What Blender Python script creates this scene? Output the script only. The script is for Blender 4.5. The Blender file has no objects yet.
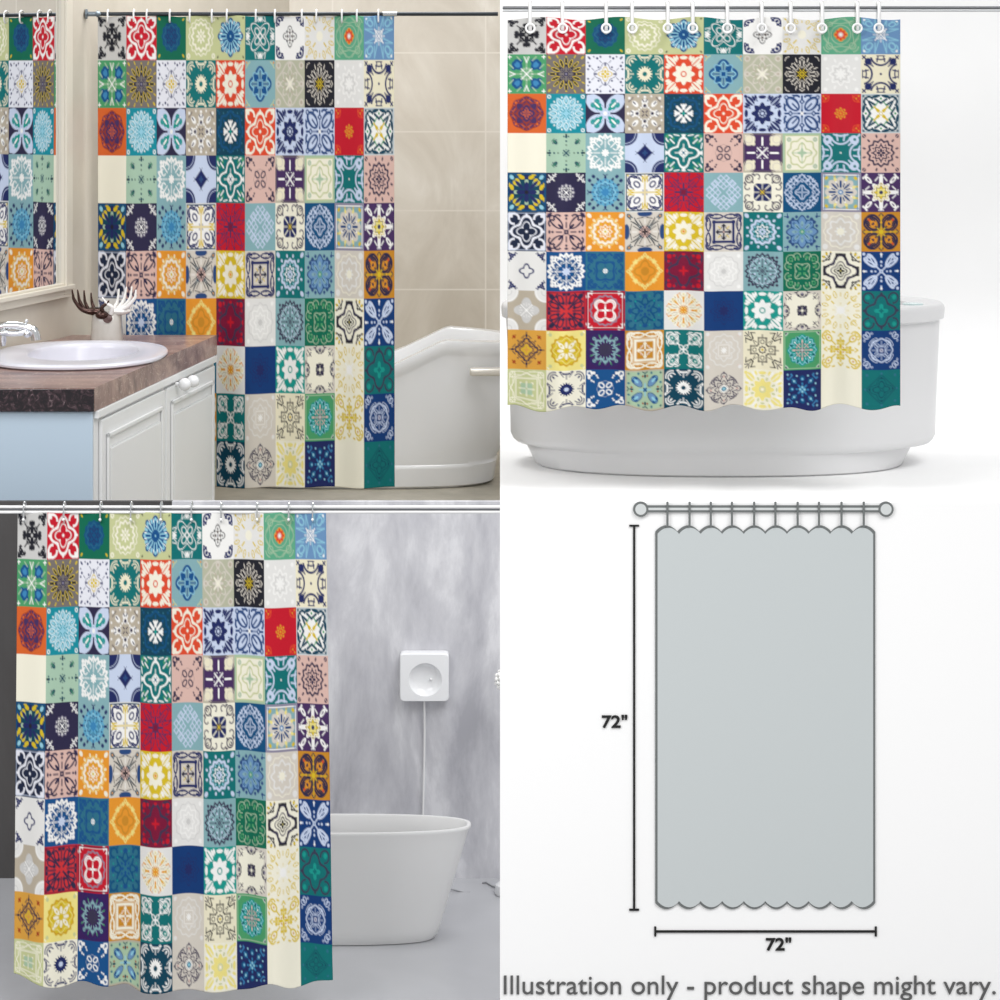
import bpy, bmesh, math, random
import numpy as np
from mathutils import Vector
random.seed(4)
PI = math.pi
S = bpy.context.scene

# ------------------------------------------------------------------ camera
F, HZ, CZ = 2500.0, 80.0, 3.225          # focal length in pixels, horizon row, camera height
cd = bpy.data.cameras.new('camera'); cam = bpy.data.objects.new('camera', cd)
S.collection.objects.link(cam)
cam.location = (0, 0, CZ); cam.rotation_euler = (PI/2, 0, 0)
cd.sensor_width = 36; cd.lens = 36*F/1000; cd.shift_y = -(500-HZ)/1000
cd.clip_start = .1; cd.clip_end = 100
S.camera = cam

# ------------------------------------------------------------------ light
w = bpy.data.worlds.new('sky'); S.world = w; w.use_nodes = True
w.node_tree.nodes['Background'].inputs[0].default_value = (1.0, 1.0, 1.0, 1)
w.node_tree.nodes['Background'].inputs[1].default_value = .7
def lamp(kind, name, loc, rot, energy, size=1, size_y=None, col=(1,1,1)):
    l = bpy.data.lights.new(name, kind); o = bpy.data.objects.new(name, l); S.collection.objects.link(o)
    o.location = loc; o.rotation_euler = rot; l.energy = energy; l.color = col
    if kind == 'AREA':
        l.size = size
        if size_y: l.shape = 'RECTANGLE'; l.size_y = size_y
    if kind == 'SUN': l.angle = size
    return o
lamp('SUN', 'sun', (0, 0, 8), (math.radians(40), 0, math.radians(30)), 1.25, .5)
lamp('AREA', 'front_fill', (-3.2, 3.6, 5.2), (math.radians(58), 0, math.radians(-20)), 170, 3, 2)  # unseen area fill, added in front on the left to brighten the sets
lamp('AREA', 'overhead_fill', (-.9, 13.2, 5.3), (0, 0, 0), 72, 1.6, 1.6)  # added fill above the beige bathroom, out of frame; brightens tub and walls
lamp('AREA', 'overhead_fill', (.35, 9.4, 3.85), (math.radians(6), 0, 0), 26, .7, .7)  # another added overhead fill, unseen; lifts the grey bathroom's floor at the right
S.view_settings.view_transform = 'Standard'; S.view_settings.look = 'None'
S.view_settings.gamma = 1; S.view_settings.use_curve_mapping = False
S.view_settings.exposure = -0.1

# ------------------------------------------------------------------ helpers
def P(px, py, Y): return Vector(((px-500)/F*Y, Y, CZ-(py-HZ)/F*Y))
def X_(px, Y): return (px-500)/F*Y
def Z_(py, Y): return CZ-(py-HZ)/F*Y
def lin(c):
    if isinstance(c, str):
        c = c.lstrip('#'); c = [int(c[i:i+2], 16)/255 for i in (0, 2, 4)]
    return tuple(x/12.92 if x <= .04045 else ((x+.055)/1.055)**2.4 for x in c)
def mat(name, col, rough=.5, metal=0, coat=0, spec=.5, bump=None):
    m = bpy.data.materials.new(name); m.use_nodes = True
    b = m.node_tree.nodes['Principled BSDF']
    b.inputs['Base Color'].default_value = (*lin(col), 1); b.inputs['Roughness'].default_value = rough
    b.inputs['Metallic'].default_value = metal; b.inputs['Coat Weight'].default_value = coat
    b.inputs['Specular IOR Level'].default_value = spec
    nt = m.node_tree; n = nt.nodes.new('ShaderNodeTexNoise'); n.inputs['Scale'].default_value = 14
    tc = nt.nodes.new('ShaderNodeTexCoord'); nt.links.new(tc.outputs['Object'], n.inputs['Vector'])
    bp = nt.nodes.new('ShaderNodeBump'); bp.inputs['Strength'].default_value = bump or .02; bp.inputs['Distance'].default_value = .01
    nt.links.new(n.outputs['Fac'], bp.inputs['Height']); nt.links.new(bp.outputs['Normal'], b.inputs['Normal'])
    return m
def noise_mat(name, stops, scale=(1,1,1), nscale=2, detail=6, rough=.5, distort=0, nrough=.6, extra=None, bump=.05, spec=.5, coat=0):
    m = mat(name, stops[0][1], rough, spec=spec, coat=coat); nt = m.node_tree
    tc = nt.nodes.new('ShaderNodeTexCoord'); mp = nt.nodes.new('ShaderNodeMapping'); mp.inputs['Scale'].default_value = scale
    n = nt.nodes.new('ShaderNodeTexNoise'); n.inputs['Scale'].default_value = nscale; n.inputs['Detail'].default_value = detail
    n.inputs['Distortion'].default_value = distort; n.inputs['Roughness'].default_value = nrough
    r = nt.nodes.new('ShaderNodeValToRGB'); e = r.color_ramp.elements
    while len(e) < len(stops): e.new(.5)
    for k, (p, c) in enumerate(stops): e[k].position = p; e[k].color = (*lin(c), 1)
    nt.links.new(tc.outputs['Object'], mp.inputs['Vector']); nt.links.new(mp.outputs['Vector'], n.inputs['Vector'])
    nt.links.new(n.outputs['Fac'], r.inputs['Fac'])
    b = nt.nodes['Principled BSDF']; nt.links.new(r.outputs['Color'], b.inputs['Base Color'])
    bp = [q for q in nt.nodes if q.type == 'BUMP'][0]; bp.inputs['Strength'].default_value = bump
    nt.links.new(n.outputs['Fac'], bp.inputs['Height'])
    m['mp'] = mp.name; return m
def obj(name, bm, m, parent=None, smooth=True, loc=None):
    me = bpy.data.meshes.new(name); bmesh.ops.recalc_face_normals(bm, faces=bm.faces); bm.to_mesh(me); bm.free()
    if loc is not None: me.transform(__import__('mathutils').Matrix.Translation(-Vector(loc)))
    o = bpy.data.objects.new(name, me); S.collection.objects.link(o)
    me.materials.append(m)
    if smooth:
        me.shade_smooth(); me.set_sharp_from_angle(angle=math.radians(38))
    if loc is not None: o.location = loc
    if parent: o.parent = parent; 
    if parent and loc is None: o.location = -Vector(parent['base']) if 'base' in parent else (0,0,0)
    return o
def thing(name, label, cat, base, group=None):
    o = bpy.data.objects.new(name, None); S.collection.objects.link(o); o.empty_display_size = .05
    o.location = base; o['base'] = tuple(base); o['label'] = label; o['category'] = cat
    if group: o['group'] = group
    return o
def tag(o, label, cat, group=None):
    o['label'] = label; o['category'] = cat
    if group: o['group'] = group
    return o
def struct(o): o['kind'] = 'structure'; return o
def clean(o):
    if 'base' in o: del o['base']
def box(bm, x0, x1, y0, y1, z0, z1, bev=0, seg=2):
    r = bmesh.ops.create_cube(bm, size=1); vs = r['verts']
    for v in vs: v.co = Vector((x0 if v.co.x < 0 else x1, y0 if v.co.y < 0 else y1, z0 if v.co.z < 0 else z1))
    if bev:
        es = list({e for v in vs for e in v.link_edges})
        bmesh.ops.bevel(bm, geom=es, offset=bev, segments=seg, profile=.5, affect='EDGES')
def prism(bm, pts, z0, z1, bev=0):
    """pts: plan polygon"""
    a = [bm.verts.new((x, y, z0)) for x, y in pts]; b = [bm.verts.new((x, y, z1)) for x, y in pts]
    n = len(pts); fs = [bm.faces.new(a[::-1]), bm.faces.new(b)]
    for i in range(n): fs.append(bm.faces.new((a[i], a[(i+1) % n], b[(i+1) % n], b[i])))
    if bev: bmesh.ops.bevel(bm, geom=list({e for f in fs for e in f.edges}), offset=bev, segments=2, profile=.5, affect='EDGES')
def vprism(bm, pts, y0, y1):
    """pts: outline (x, z) extruded in y"""
    a = [bm.verts.new((x, y0, z)) for x, z in pts]; b = [bm.verts.new((x, y1, z)) for x, z in pts]
    n = len(pts); bm.faces.new(a); bm.faces.new(b[::-1])
    for i in range(n): bm.faces.new((a[i], b[i], b[(i+1) % n], a[(i+1) % n]))
def tube(bm, pts, rad, n=12, closed=False):
    pts = [Vector(p) for p in pts]; m = len(pts)
    rr = rad if isinstance(rad, (list, tuple)) else [rad]*m
    rings = []; up = None
    for i, p in enumerate(pts):
        if closed: t = (pts[(i+1) % m]-pts[i-1])
        else: t = pts[min(i+1, m-1)]-pts[max(i-1, 0)]
        t.normalize()
        if up is None:
            up = Vector((0, 0, 1)) if abs(t.z) < .9 else Vector((1, 0, 0))
        sdir = t.cross(up).normalized(); up = sdir.cross(t).normalized()
        rings.append([bm.verts.new(p+rr[i]*(math.cos(2*PI*k/n)*sdir+math.sin(2*PI*k/n)*up)) for k in range(n)])
    for i in range(m if closed else m-1):
        A, Bq = rings[i], rings[(i+1) % m]
        for k in range(n): bm.faces.new((A[k], A[(k+1) % n], Bq[(k+1) % n], Bq[k]))
    if not closed:
        bm.faces.new(rings[0][::-1]); bm.faces.new(rings[-1])
def ball(bm, c, r, sx=1, sy=1, sz=1, seg=16):
    q = bmesh.ops.create_uvsphere(bm, u_segments=seg, v_segments=max(8, seg//2), radius=r)
    for v in q['verts']: v.co = Vector((v.co.x*sx, v.co.y*sy, v.co.z*sz))+Vector(c)
def loft(bm, loops, N=96):
    """loops: (cx, cy, hx, hy, exponent, z or f(x)) stacked rings, capped at both ends"""
    R = []
    for cx, cy, hx, hy, e, z in loops:
        ring = []
        for k in range(N):
            t = 2*PI*k/N; c, s = math.cos(t), math.sin(t)
            x = cx+hx*math.copysign(abs(c)**(2/e), c); y = cy+hy*math.copysign(abs(s)**(2/e), s)
            ring.append(bm.verts.new((x, y, z(x) if callable(z) else z)))
        R.append(ring)
    for a, b in zip(R, R[1:]):
        for k in range(N): bm.faces.new((a[k], a[(k+1) % N], b[(k+1) % N], b[k]))
    bm.faces.new(R[0][::-1]); bm.faces.new(R[-1])
def new(): return bmesh.new()
def smooth_path(pts, n=8):
    pts = [Vector(p) for p in pts]; out = []
    q = [pts[0]*2-pts[1]]+pts+[pts[-1]*2-pts[-2]]
    for i in range(1, len(q)-2):
        for k in range(n):
            t = k/n; a, b, c, d = q[i-1], q[i], q[i+1], q[i+2]
            out.append(.5*((2*b)+(c-a)*t+(2*a-5*b+4*c-d)*t*t+(3*b-a-3*c+d)*t**3))
    out.append(pts[-1]); return out

# ------------------------------------------------------------------ common materials
WHITE = mat('white_ceramic', 'ECEDEF', .18, coat=.3)
ACRYL = mat('matt_white_acrylic', 'E2E2E2', .38)
CHROME = mat('chrome', 'D8DADC', .12, 1)
SATIN = mat('satin_white_metal', 'F2F2F2', .25, .2)
RUBBER = mat('dark_rubber', '2A2A2E', .6)

# ------------------------------------------------------------------ the setting: four sets on stepped platforms
CONC = noise_mat('grey_plaster', [(.36, 'A9A9B0'), (.46, 'BBBBC1'), (.54, 'C7C7CC'), (.62, 'D9D9DD')], (1.6, 1, .55), 2.6, 8, .8, .25, .66, bump=.15)
DARKW = noise_mat('charcoal_plaster', [(.3, '3E3C3C'), (.6, '4A4848'), (.8, '575555')], (1, 1, .3), 3, 6, .8, .4)
GFLOOR = noise_mat('grey_resin_floor', [(.3, 'ACADB1'), (.55, 'B9BABE'), (.75, 'C6C7CB')], (.6, .6, 1), 1.2, 4, .24, .2, bump=.02)
STUDIO = noise_mat('white_studio_sweep', [(.3, 'F8F8F8'), (.7, 'FDFDFD')], (1, 1, 1), 1, 3, .9)
BEIGEF = noise_mat('beige_stone_floor', [(.3, '8F8A7C'), (.6, 'A8A294'), (.8, 'B8B1A4')], (1, 1, 1), 5, 6, .35)
PAINT = noise_mat('taupe_wall_paint', [(.3, 'C4BCAD'), (.7, 'CEC6B8')], (1, 1, 1), 3, 4, .55)
GROUND = noise_mat('studio_ground', [(.3, '8C8C8E'), (.7, '969698')], (1, 1, 1), 2, 4, .8)
def tile_mat():
    m = noise_mat('beige_wall_tile', [(.3, 'C3BAAC'), (.5, 'D0C8BB'), (.62, 'D8D1C5'), (.75, 'E4DED4')], (1, 1, .6), 1.6, 7, .22, 1.4, .6, bump=.02)
    nt = m.node_tree; b = nt.nodes['Principled BSDF']
    tc = nt.nodes.new('ShaderNodeTexCoord'); sep = nt.nodes.new('ShaderNodeSeparateXYZ'); com = nt.nodes.new('ShaderNodeCombineXYZ')
    nt.links.new(tc.outputs['Object'], sep.inputs[0])
    ax = nt.nodes.new('ShaderNodeMath'); ax.operation = 'ADD'; ax.inputs[1].default_value = .092
    nt.links.new(sep.outputs['X'], ax.inputs[0]); nt.links.new(ax.outputs[0], com.inputs['X'])
    az = nt.nodes.new('ShaderNodeMath'); az.operation = 'ADD'; az.inputs[1].default_value = .136
    nt.links.new(sep.outputs['Z'], az.inputs[0]); nt.links.new(az.outputs[0], com.inputs['Y'])
    br = nt.nodes.new('ShaderNodeTexBrick'); br.offset = 0; br.inputs['Scale'].default_value = 1
    br.inputs['Brick Width'].default_value = .98; br.inputs['Row Height'].default_value = .505
    br.inputs['Mortar Size'].default_value = .006; br.inputs['Mortar Smooth'].default_value = .3
    nt.links.new(com.outputs[0], br.inputs['Vector'])
    mx = nt.nodes.new('ShaderNodeMix'); mx.data_type = 'RGBA'
    nt.links.new(br.outputs['Fac'], mx.inputs['Factor'])
    nt.links.new(b.inputs['Base Color'].links[0].from_socket, mx.inputs['A'])
    mx.inputs['B'].default_value = (*lin('DDD6CB'), 1)
    nt.links.new(mx.outputs['Result'], b.inputs['Base Color']); return m
TILE = tile_mat()

bm = new(); box(bm, -4.5, 4.5, 7.0, 17.5, -.12, -.03); struct(obj('floor', bm, GROUND, smooth=False))
# lower left set: grey bathroom
bm = new(); box(bm, -2.6, .9, 7.9, 10.1, -.03, 0); struct(obj('floor', bm, GFLOOR, smooth=False))
zt = Z_(500.3, 10.13)
bm = new(); box(bm, X_(172, 10.1), .55, 10.1, 10.13, -.03, zt); struct(obj('wall_back', bm, CONC, smooth=False))
bm = new(); box(bm, -2.6, X_(172, 10.1), 10.1, 10.13, -.03, zt); struct(obj('wall_back_dark', bm, DARKW, smooth=False))
# lower right: white display wall carrying the diagram
BY = 8.0
BOARD = mat('white_board', 'FDFDFD', .7)
bm = new(); box(bm, 0, 2.6, BY, BY+.05, -.03, Z_(500, BY+.05)); struct(obj('wall_front', bm, BOARD, smooth=False))
# upper right set: white studio sweep
ZR = 1.346
bm = new()
prof = [(11.0, ZR)]+[(12.85+.75*math.sin(t*PI/24), ZR+.75-.75*math.cos(t*PI/24)) for t in range(13)]+[(13.6, 3.72)]
back = [(13.68, 3.72), (13.68, 0), (11.0, 0)]
for x in (0, 3.4): pass
L = [bm.verts.new((0.0, y, z)) for y, z in prof+back]; R = [bm.verts.new((3.4, y, z)) for y, z in prof+back]
n = len(L); bm.faces.new(L); bm.faces.new(R[::-1])
for i in range(n): bm.faces.new((L[i], R[i], R[(i+1) % n], L[(i+1) % n]))
struct(obj('wall_right', bm, STUDIO))
# upper left set: beige tiled bathroom
ZL = .929; WX, WYq, AL = -2.133, 12.85, math.radians(14)
def wallx(y, off=0): return WX+(y-WYq)*math.tan(AL)+off/math.cos(AL)
bm = new(); prism(bm, [(wallx(10.3), 10.3), (-.003, 10.3), (-.003, 13.7), (1.6, 13.7), (1.6, 16), (wallx(16), 16)], ZL-.05, ZL)
struct(obj('floor', bm, BEIGEF, smooth=False))
bm = new(); prism(bm, [(wallx(10.4), 10.4), (-.05, 10.4), (-.05, 13.75), (1.5, 13.75), (1.5, 15.9), (wallx(15.9), 15.9)], -.03, ZL-.05)
struct(obj('floor_plinth', bm, GROUND, smooth=False))
bm = new(); prism(bm, [(wallx(10.3, -.1), 10.3), (wallx(10.3), 10.3), (wallx(16), 16), (wallx(16, -.1), 16)], -.03, 4.1)
struct(obj('wall_left', bm, PAINT, smooth=False))
bm = new(); box(bm, wallx(16)-.1, 1.7, 16, 16.1, -.03, 4.1); struct(obj('wall_back_tiled', bm, TILE, smooth=False))

# ------------------------------------------------------------------ the patchwork print: 10 x 10 tiles, each drawn from small shapes
PAL = dict(w='F6F5F2', c='EFE8CC', n='202A60', k='20212A', u='155089', b='3D86B8', s='93CBDD', t='0C7071', T='0C4258', g='17978C',
           e='4C9C69', y='D8BC28', o='E6972F', r='C5182C', R='DD4B2C', p='48305F', q='77706C', Q='CDCCCA', m='DDB9AE', M='7C1538',
           l='C6CB97', h='B9AE9C', i='C9D5EC', z='86AEB4', N='2B4A7D', G='0C6A50', W='E6E5E2', P='2E2A48', Y='F0E28A', O='C98A2A',
           v='8F8A9E', L='A9C3A4', B='5FA6C8', C='F3EFDC', K='3A3550', H='D6CFC4', A='6C93BD', D='0D4F7C', E='2E6F87', F='9C3A20', x='D8652C', I='158C9C', J='1D2740', j='E9EAF2', O2='D9A043', X='103A75', Z='5FA886', f='B8B9A2', S='A8C6AF', U='3A1E5C', V='D0353A')
# shared figures, {0} {1} = colours
SCROLL = '@{0} t 4 .66 .15 0 .12;t 4 .42 .09 0 .05;a .66 .66 .27 -70 190 .11;l .62 .95 .9 .95 .09;e .86 .86 .16 .1 45;l .9 .0 .8 .0 .12;@{1} s 4 .27 .1 0;c .62 .62 .13;c .72 .56 .07;@{0} c .0 .0 .07;c .2 .2 .04'
COG = '@{0} s 8 .5 .08 0;e .66 .66 .3 .17 45;p 8 22.5 .92 .12 .07;e 0 .86 .2 .09 0;c .9 .9 .08;@{1} o 0 0 .13 .06;p 8 22.5 .55 .09 .06;l .45 .45 .8 .8 .05;@{0} e .78 .45 .16 .07 35'
SUN = '@{0} s 16 .36 .07 0;a .62 .62 .2 -60 150 .06;a .62 .62 .32 -20 110 .06;e .66 .66 .08 .05 45;l 0 .6 0 .9 .05;e .12 .86 .12 .05 10;l .15 .7 .3 .88 .04;e .95 .3 .05 .08 0;@{1} c 0 0 .12'
HEARTS = '@{0} t 4 .42 .0 45 .0;f .2 .2 .16 .11 45 .07;c .6 .85 .07;c .85 .6 .07;e .72 .86 .1 .06 60;e .92 .92 .05 .05 0;c .45 .72 .05;c .38 .6 .035;c .62 .4 .035;a .82 .82 .13 0 270 .06'
KNOT = '@{0} a .4 .4 .42 -10 100 .05;l 0 .95 .2 .75 .05;d0 .0;l .2 .2 .4 .05 .05;l .05 .4 .2 .2 .05;l .35 .9 .9 .35 .05;c 0 .78 .05'
LACE = '@{0} t 16 .78 .05 0 .06;t 8 .5 .06 0 .07;s 8 .22 .06 0;p 8 22.5 .63 .08 .05;c .88 .88 .09;c .75 .9 .04;@{1} c 0 0 .1'
PETHEART = '@{0} f .52 .52 .42 .2 45 .09;a .72 .45 .18 -60 120 .09;e .28 .28 .2 .06 45;l 0 .25 0 .5 .07;c 0 .7 .06;e 0 .86 .09 .06 0;r .12'
RINGS = '@{0} t 12 .6 .04 0 .12;t 8 .3 .05 0 .06;s 8 .17 .06 0;p 12 15 .82 .08 .06;e .84 .84 .14 .1 45;@{1} c 0 0 .06;p 12 0 .45 .05 .03'
SQUIG = '@{0} t 20 .86 .06 0 .13;T 4 .02;p 16 0 .74 .1 .04;l .3 .3 .6 .6 .06;l 0 .3 0 .6 .05;a .3 .55 .14 0 250 .06;c .72 .72 .1;@{1} s 8 .18 .05 0'
LOOPS = '@{0} f .38 .8 .32 .1 0 .1;a .72 .72 .2 -60 150 .1;R .5 .1;c .52 .52 .1;l 0 0 0 .3 .07;c 0 .34 .07;l .1 .22 .28 .1 .03'
BURST = '@{0} p 8 22.5 .82 .13 .055;q 8 0 .0 0 0 0;f .3 .8 .16 .07 70 .05;l .3 .3 .6 .6 .05;e .78 .78 .12 .05 45;l 0 .75 0 .9 .03;c .95 .95 .03'
TILES = [
# row 1
['Q;@k l 0 0 .6 0 .13;s 4 .28 .15 0;l .12 .5 .12 .56 .16;l .1 .34 .34 .1 .09;o .26 .26 .1 .07;l .5 .85 .85 .5 .1;e .78 .78 .2 .1 45;c .42 0 .09;l .22 .22 .5 .5 .07;a .66 .66 .2 -80 170 .08;e .82 .55 .15 .05 70;l .75 .95 .95 .95 .06;l .6 .12 .5 0 .06;@Q c 0 0 .07',
 'r;'+SCROLL.format('w', 'r'),
 'G;@D s 12 .66 .03 0;@E t 8 .5 .06 0 .03;@n t 8 .32 .06 0 .05;t 4 .15 .05 0 .05;@y e .84 .84 .09 .05 45',
 'l;@Y c 0 0 .0;@C t 16 .8 .04 0 .05;t 12 .58 .05 0 .1;s 8 .26 .07 0;@l c 0 0 .14;@C s 8 .1 .03 0;c .85 .85 .12;@l c .85 .85 .05',
 'l;@u s 8 .82 .09 0;@s p 8 0 .52 .3 .13;p 8 22.5 .68 .12 .07;@u p 8 0 .5 .2 .05;s 8 .2 .12 0;@w p 16 11 .7 .12 .02;@k e .9 .9 .06 .04 45;@s c 0 0 .05',
 't;'+'@w l .95 .0 .72 .14 .05;l .95 .14 .72 .0 .05;c .84 .07 .05;t 4 .58 .22 45 .05;f .2 .2 .18 .14 45 .05;l .16 0 0 .16 .04;l .3 .95 .36 .7 .04;l .3 .7 .05 .95 .04;c 0 .8 .06',
 'w;@n a .72 .72 .2 -90 150 .1;e .74 .74 .1 .08 45;l .45 .9 .6 .75 .07;l .95 .45 .95 .65 .06;@k t 4 .36 .1 0 .05;t 8 .24 .07 0 .05;@q s 4 .16 .07 0;@w s 4 .08 .03 0;@n c 0 0 .03',
 'W;@y f .3 .8 .17 .08 72 .05;f .8 .3 .01 .01 0 .01;f .66 .66 .15 .07 45 .05;l .3 .3 .45 .45 .07;l 0 .75 0 .9 .05;l .45 .62 .5 .72 .05;e .88 .88 .08 .05 45;@C c 0 0 .22',
 'Z;@L a 0 0 .5 0 90 .04;t 4 .7 .1 45 .04;a .6 .6 .3 0 90 .05;a .6 .6 .17 0 360 .04;t 8 .86 .06 0 .03;l .2 .9 .4 .7 .04;@o s 4 .32 .04 0;@R s 8 .27 .05 0;@m c 0 0 .13;@w c 0 0 .07',
 'A;@s f .6 .62 .2 .15 45 .06;a .72 .72 .2 -60 140 .06;l .1 .3 .3 .95 .05;l .45 .3 .9 .3 .05;@w t 4 .22 .06 45 .05;l 0 0 .3 .3 .05;l 0 .15 0 .4 .04;c .86 .86 .06'],
# row 2
['e;@u e .45 .5 .3 .2 60;e .68 .3 .12 .1 0;@b e .45 .5 .16 .1 60;@L l .0 .0 .9 .0 .05;l .1 .25 .3 .12 .06;l .3 .7 .5 .9 .06;@w l .82 .9 .96 .9 .06;l .6 0 .9 .12 .05;l 0 0 .25 .25 .05;p 8 0 .3 .1 .02',
 'q;@k p 16 0 .6 .25 .055;@y q 8 0 .72 .2 .06 .04;q 8 22.5 .6 .22 .07 .04;e .86 .86 .1 .05 45;e .45 .9 .1 .03 60;@K s 16 .2 .1 0;p 16 11 .35 .12 .02;@v c 0 0 .05',
 'j;@n p 4 0 .5 .1 .04;t 4 .48 .1 0 .03;c .42 .82 .06;e .84 .84 .1 .05 45;c .9 .6 .04;c .35 .35 .05;c .9 .25 .05;l .2 .6 .3 .7 .03;@y t 4 .28 .08 0 .05;c .14 0 .07;s 4 .13 .04 0;@w c 0 0 .05',
 't;'+SUN.format('c', 't'),
 'R;'+COG.format('C', 'R'),
 'z;@u s 4 .68 .1 0;s 8 .62 .05 0;@s t 8 .56 .08 0 .06;l 0 0 .55 .14 .04;@z p 4 0 .38 .2 .11;@u l 0 0 .55 0 .07;l .4 .4 .1 .1 .05;r .15;@s R .15 .05;@u c 0 0 .05;@l l .9 .8 .7 .95 .05;@o c .92 .92 .05',
 'f;@H t 8 .55 .1 0 .07;t 4 .85 .1 0 .06;s 8 .28 .08 0;c .8 .8 .16;c 0 .8 .14;@h c .8 .8 .09;c 0 .8 .06;p 8 22.5 .4 .1 .03;@C l 0 0 .25 .25 .07;c 0 .1 .04',
 'k;@H q 8 0 .55 .2 .08 .04;p 8 22.5 .78 .14 .03;p 16 11 .62 .12 .02;l .0 .9 .12 .8 .05;l .85 .85 .7 .9 .04;@y s 8 .14 .06 0;p 8 22.5 .25 .1 .02;@k c 0 0 .05;@H q 8 22.5 .42 .1 .05 .03',
 'W;@w t 8 .5 .08 0 .08;s 8 .22 .06 0;p 8 22.5 .75 .1 .05;c .8 .8 .1;@Q t 8 .34 .05 0 .03',
 'c;@n a .98 .0 .52 100 260 .1;a .66 .66 .12 0 360 .12;l .72 .72 .95 .95 .07;l .8 .95 .95 .8 .06;c .62 .62 .13;l .0 .75 .22 .78 .07;l .15 .9 .2 .65 .07;l .0 .95 .2 .95 .05;l .4 .4 .55 .5 .06;c 0 0 .06'],
# row 3
['x;@F s 8 .88 .03 0;@p s 8 .84 .05 0;@F t 8 .66 .08 0 .07;t 4 .42 .08 0 .08;l 0 .5 .0 .9 .06;l .3 .75 .75 .3 .05;@x t 4 .2 .07 0 .05;c .56 .56 .07;l .1 .7 .25 .6 .04;l 0 0 .25 0 .04;p 16 11 .78 .05 .02;@p l .0 .2 .2 .35 .05',
 'I;@s s 12 .84 .1 0;@I q 12 0 .68 .16 .07 .03;t 12 .5 .08 0 .03;@w q 12 0 .66 .18 .11 .03;t 12 .34 .05 0 .03;p 12 15 .86 .05 .04;c .88 .88 .1;@I c .88 .88 .05;p 12 0 .3 .1 .02;@I p 12 0 .2 .08 .01',
 'P;@i e .52 .52 .55 .4 45;c .72 .72 .26;e .85 .55 .12 .12 0;e 0 0 .3 .2 0;c .88 .88 .1;c .6 .88 .12;@g e .36 .36 .3 .12 45;c .62 .44 .15;c .44 .3 .1;@w e .45 .45 .2 .05 45;c .62 .62 .05;@P l 0 .3 0 .9 .07;@A t 4 .5 .35 45 .03;@w c 0 0 .1',
 'h;@w c .0 .5 .0;e 0 .42 .16 .14 0;e .5 .5 .2 .12 45;e .62 0 .14 .18 0;c .8 .8 .07;@h e 0 .45 .07 .06 0;@P e .02 .4 .06 .08 30;l .5 .5 .6 .6 .06;l .62 .05 .72 .12 .06;l .06 .06 .14 .14 .05;l .62 .85 .8 .62 .03;@w c 0 .86 .07;c .35 .9 .05;c .3 .2 .05',
 'T;@D t 8 .82 .06 0 .1;p 8 0 .65 .1 .06;c .8 .8 .06;@w l .0 .0 .42 .0 .15;l .12 .12 .34 .34 .13;l .3 0 .45 .12 .09;@T s 4 .12 .08 0;@g c .0 .0 .09;@E c .5 .8 .04;c .9 .9 .03;c .2 .85 .03',
 'R;'+SCROLL.format('C', 'R'),
 'i;@n '+COG.format('n', 'i')[3:]+';@i s 8 .2 .02 0;@n o 0 0 .12 .08;s 8 .0 .0 0;@N p 8 22.5 .72 .06 .03',
 'i;@N f .48 .5 .4 .24 50 .1;c .84 .84 .12;a .8 .3 .15 -90 90 .09;l 0 0 .9 0 .1;l .2 .2 .5 .5 .09;e 0 .62 .14 .1 0;l .9 .15 .95 .5 .08;@i e 0 .62 .05 .05 0;c .84 .84 .05;l .25 0 .5 0 .04;@w r .08',
 'r;@R t 4 .0 .0 0 .01;s 8 .3 .03 0;a .78 .78 .16 0 270 .05;l .6 .95 .9 .6 .04;c .86 .86 .05;c .62 .86 .05;@r t 8 .2 .04 0 .05;@y p 8 0 .26 .04 .03;p 8 22.5 .16 .04 .03;c 0 0 .04;c .78 .78 .03;c .92 .92 .03',
 'w;@E r 0;R .97 .05;@T a .62 .62 .25 -60 150 .12;l .0 .55 .3 .75 .12;e .25 .9 .22 .08 -10;e .9 .9 .06 .06 0;l .45 .3 .62 .6 .12;l .62 .62 .78 .78 .07;@e l .15 .6 .3 .42 .06;@y s 4 .2 .16 45;l 0 0 .35 .35 .09;@w s 4 .08 .04 45;@e c 0 .78 .06'],
# row 4
['C;@w c 0 0 .01',
 'S;@T l 0 0 .13 .13 .07;l 0 .16 0 .18 .05;e .55 .55 .12 .09 45;l .68 .5 .62 .72 .05;c 0 .62 .05;e 0 .85 .06 .08 0;c .12 .86 .04;@k l 0 .4 0 .44 .05;c 0 .95 .05;@e l .55 .55 .7 .7 .03',
 'z;'+SQUIG.format('w', 'w'),
 'i;@n c 1 1 .62;s 12 .27 .05 0;d .42;@i o 1 1 .5 .03;@n c 0 .36 .04;@N s 4 .12 .03 0;@n l 0 .4 .08 .48 .02',
 't;@w t 4 .62 .16 0 .1;f .0 .0 .22 .16 0 .06;l .5 .5 .7 .7 .07;a .75 .75 .16 -90 180 .07;l .9 .25 .95 .5 .06;c .9 0 .08;s 4 .14 .04 0;@e c .86 .86 .09;c .55 .75 .06;@E c 0 0 .07;@w l .25 0 .45 0 .05;l .8 .0 .95 .1 .04',
 'm;'+HEARTS.format('P'),
 'p;@c c .72 .72 .34;e .5 .5 .14 .1 45;c .95 .95 .2;@H o .72 .72 .2 .04;@w e .6 0 .26 .05 0;l .05 .05 .25 .25 .08;c .28 .1 .03;@p l .88 .4 .95 .62 .05;@q R .98 .05;@w c 0 0 .06',
 'L;@C r .9;@l t 8 .72 .06 0 .07;t 4 .4 .1 0 .07;R .9 .04;@L s 4 .18 .06 0;c .7 .7 .12;@H c .7 .7 .05;@L l 0 .1 0 .55 .04',
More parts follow.
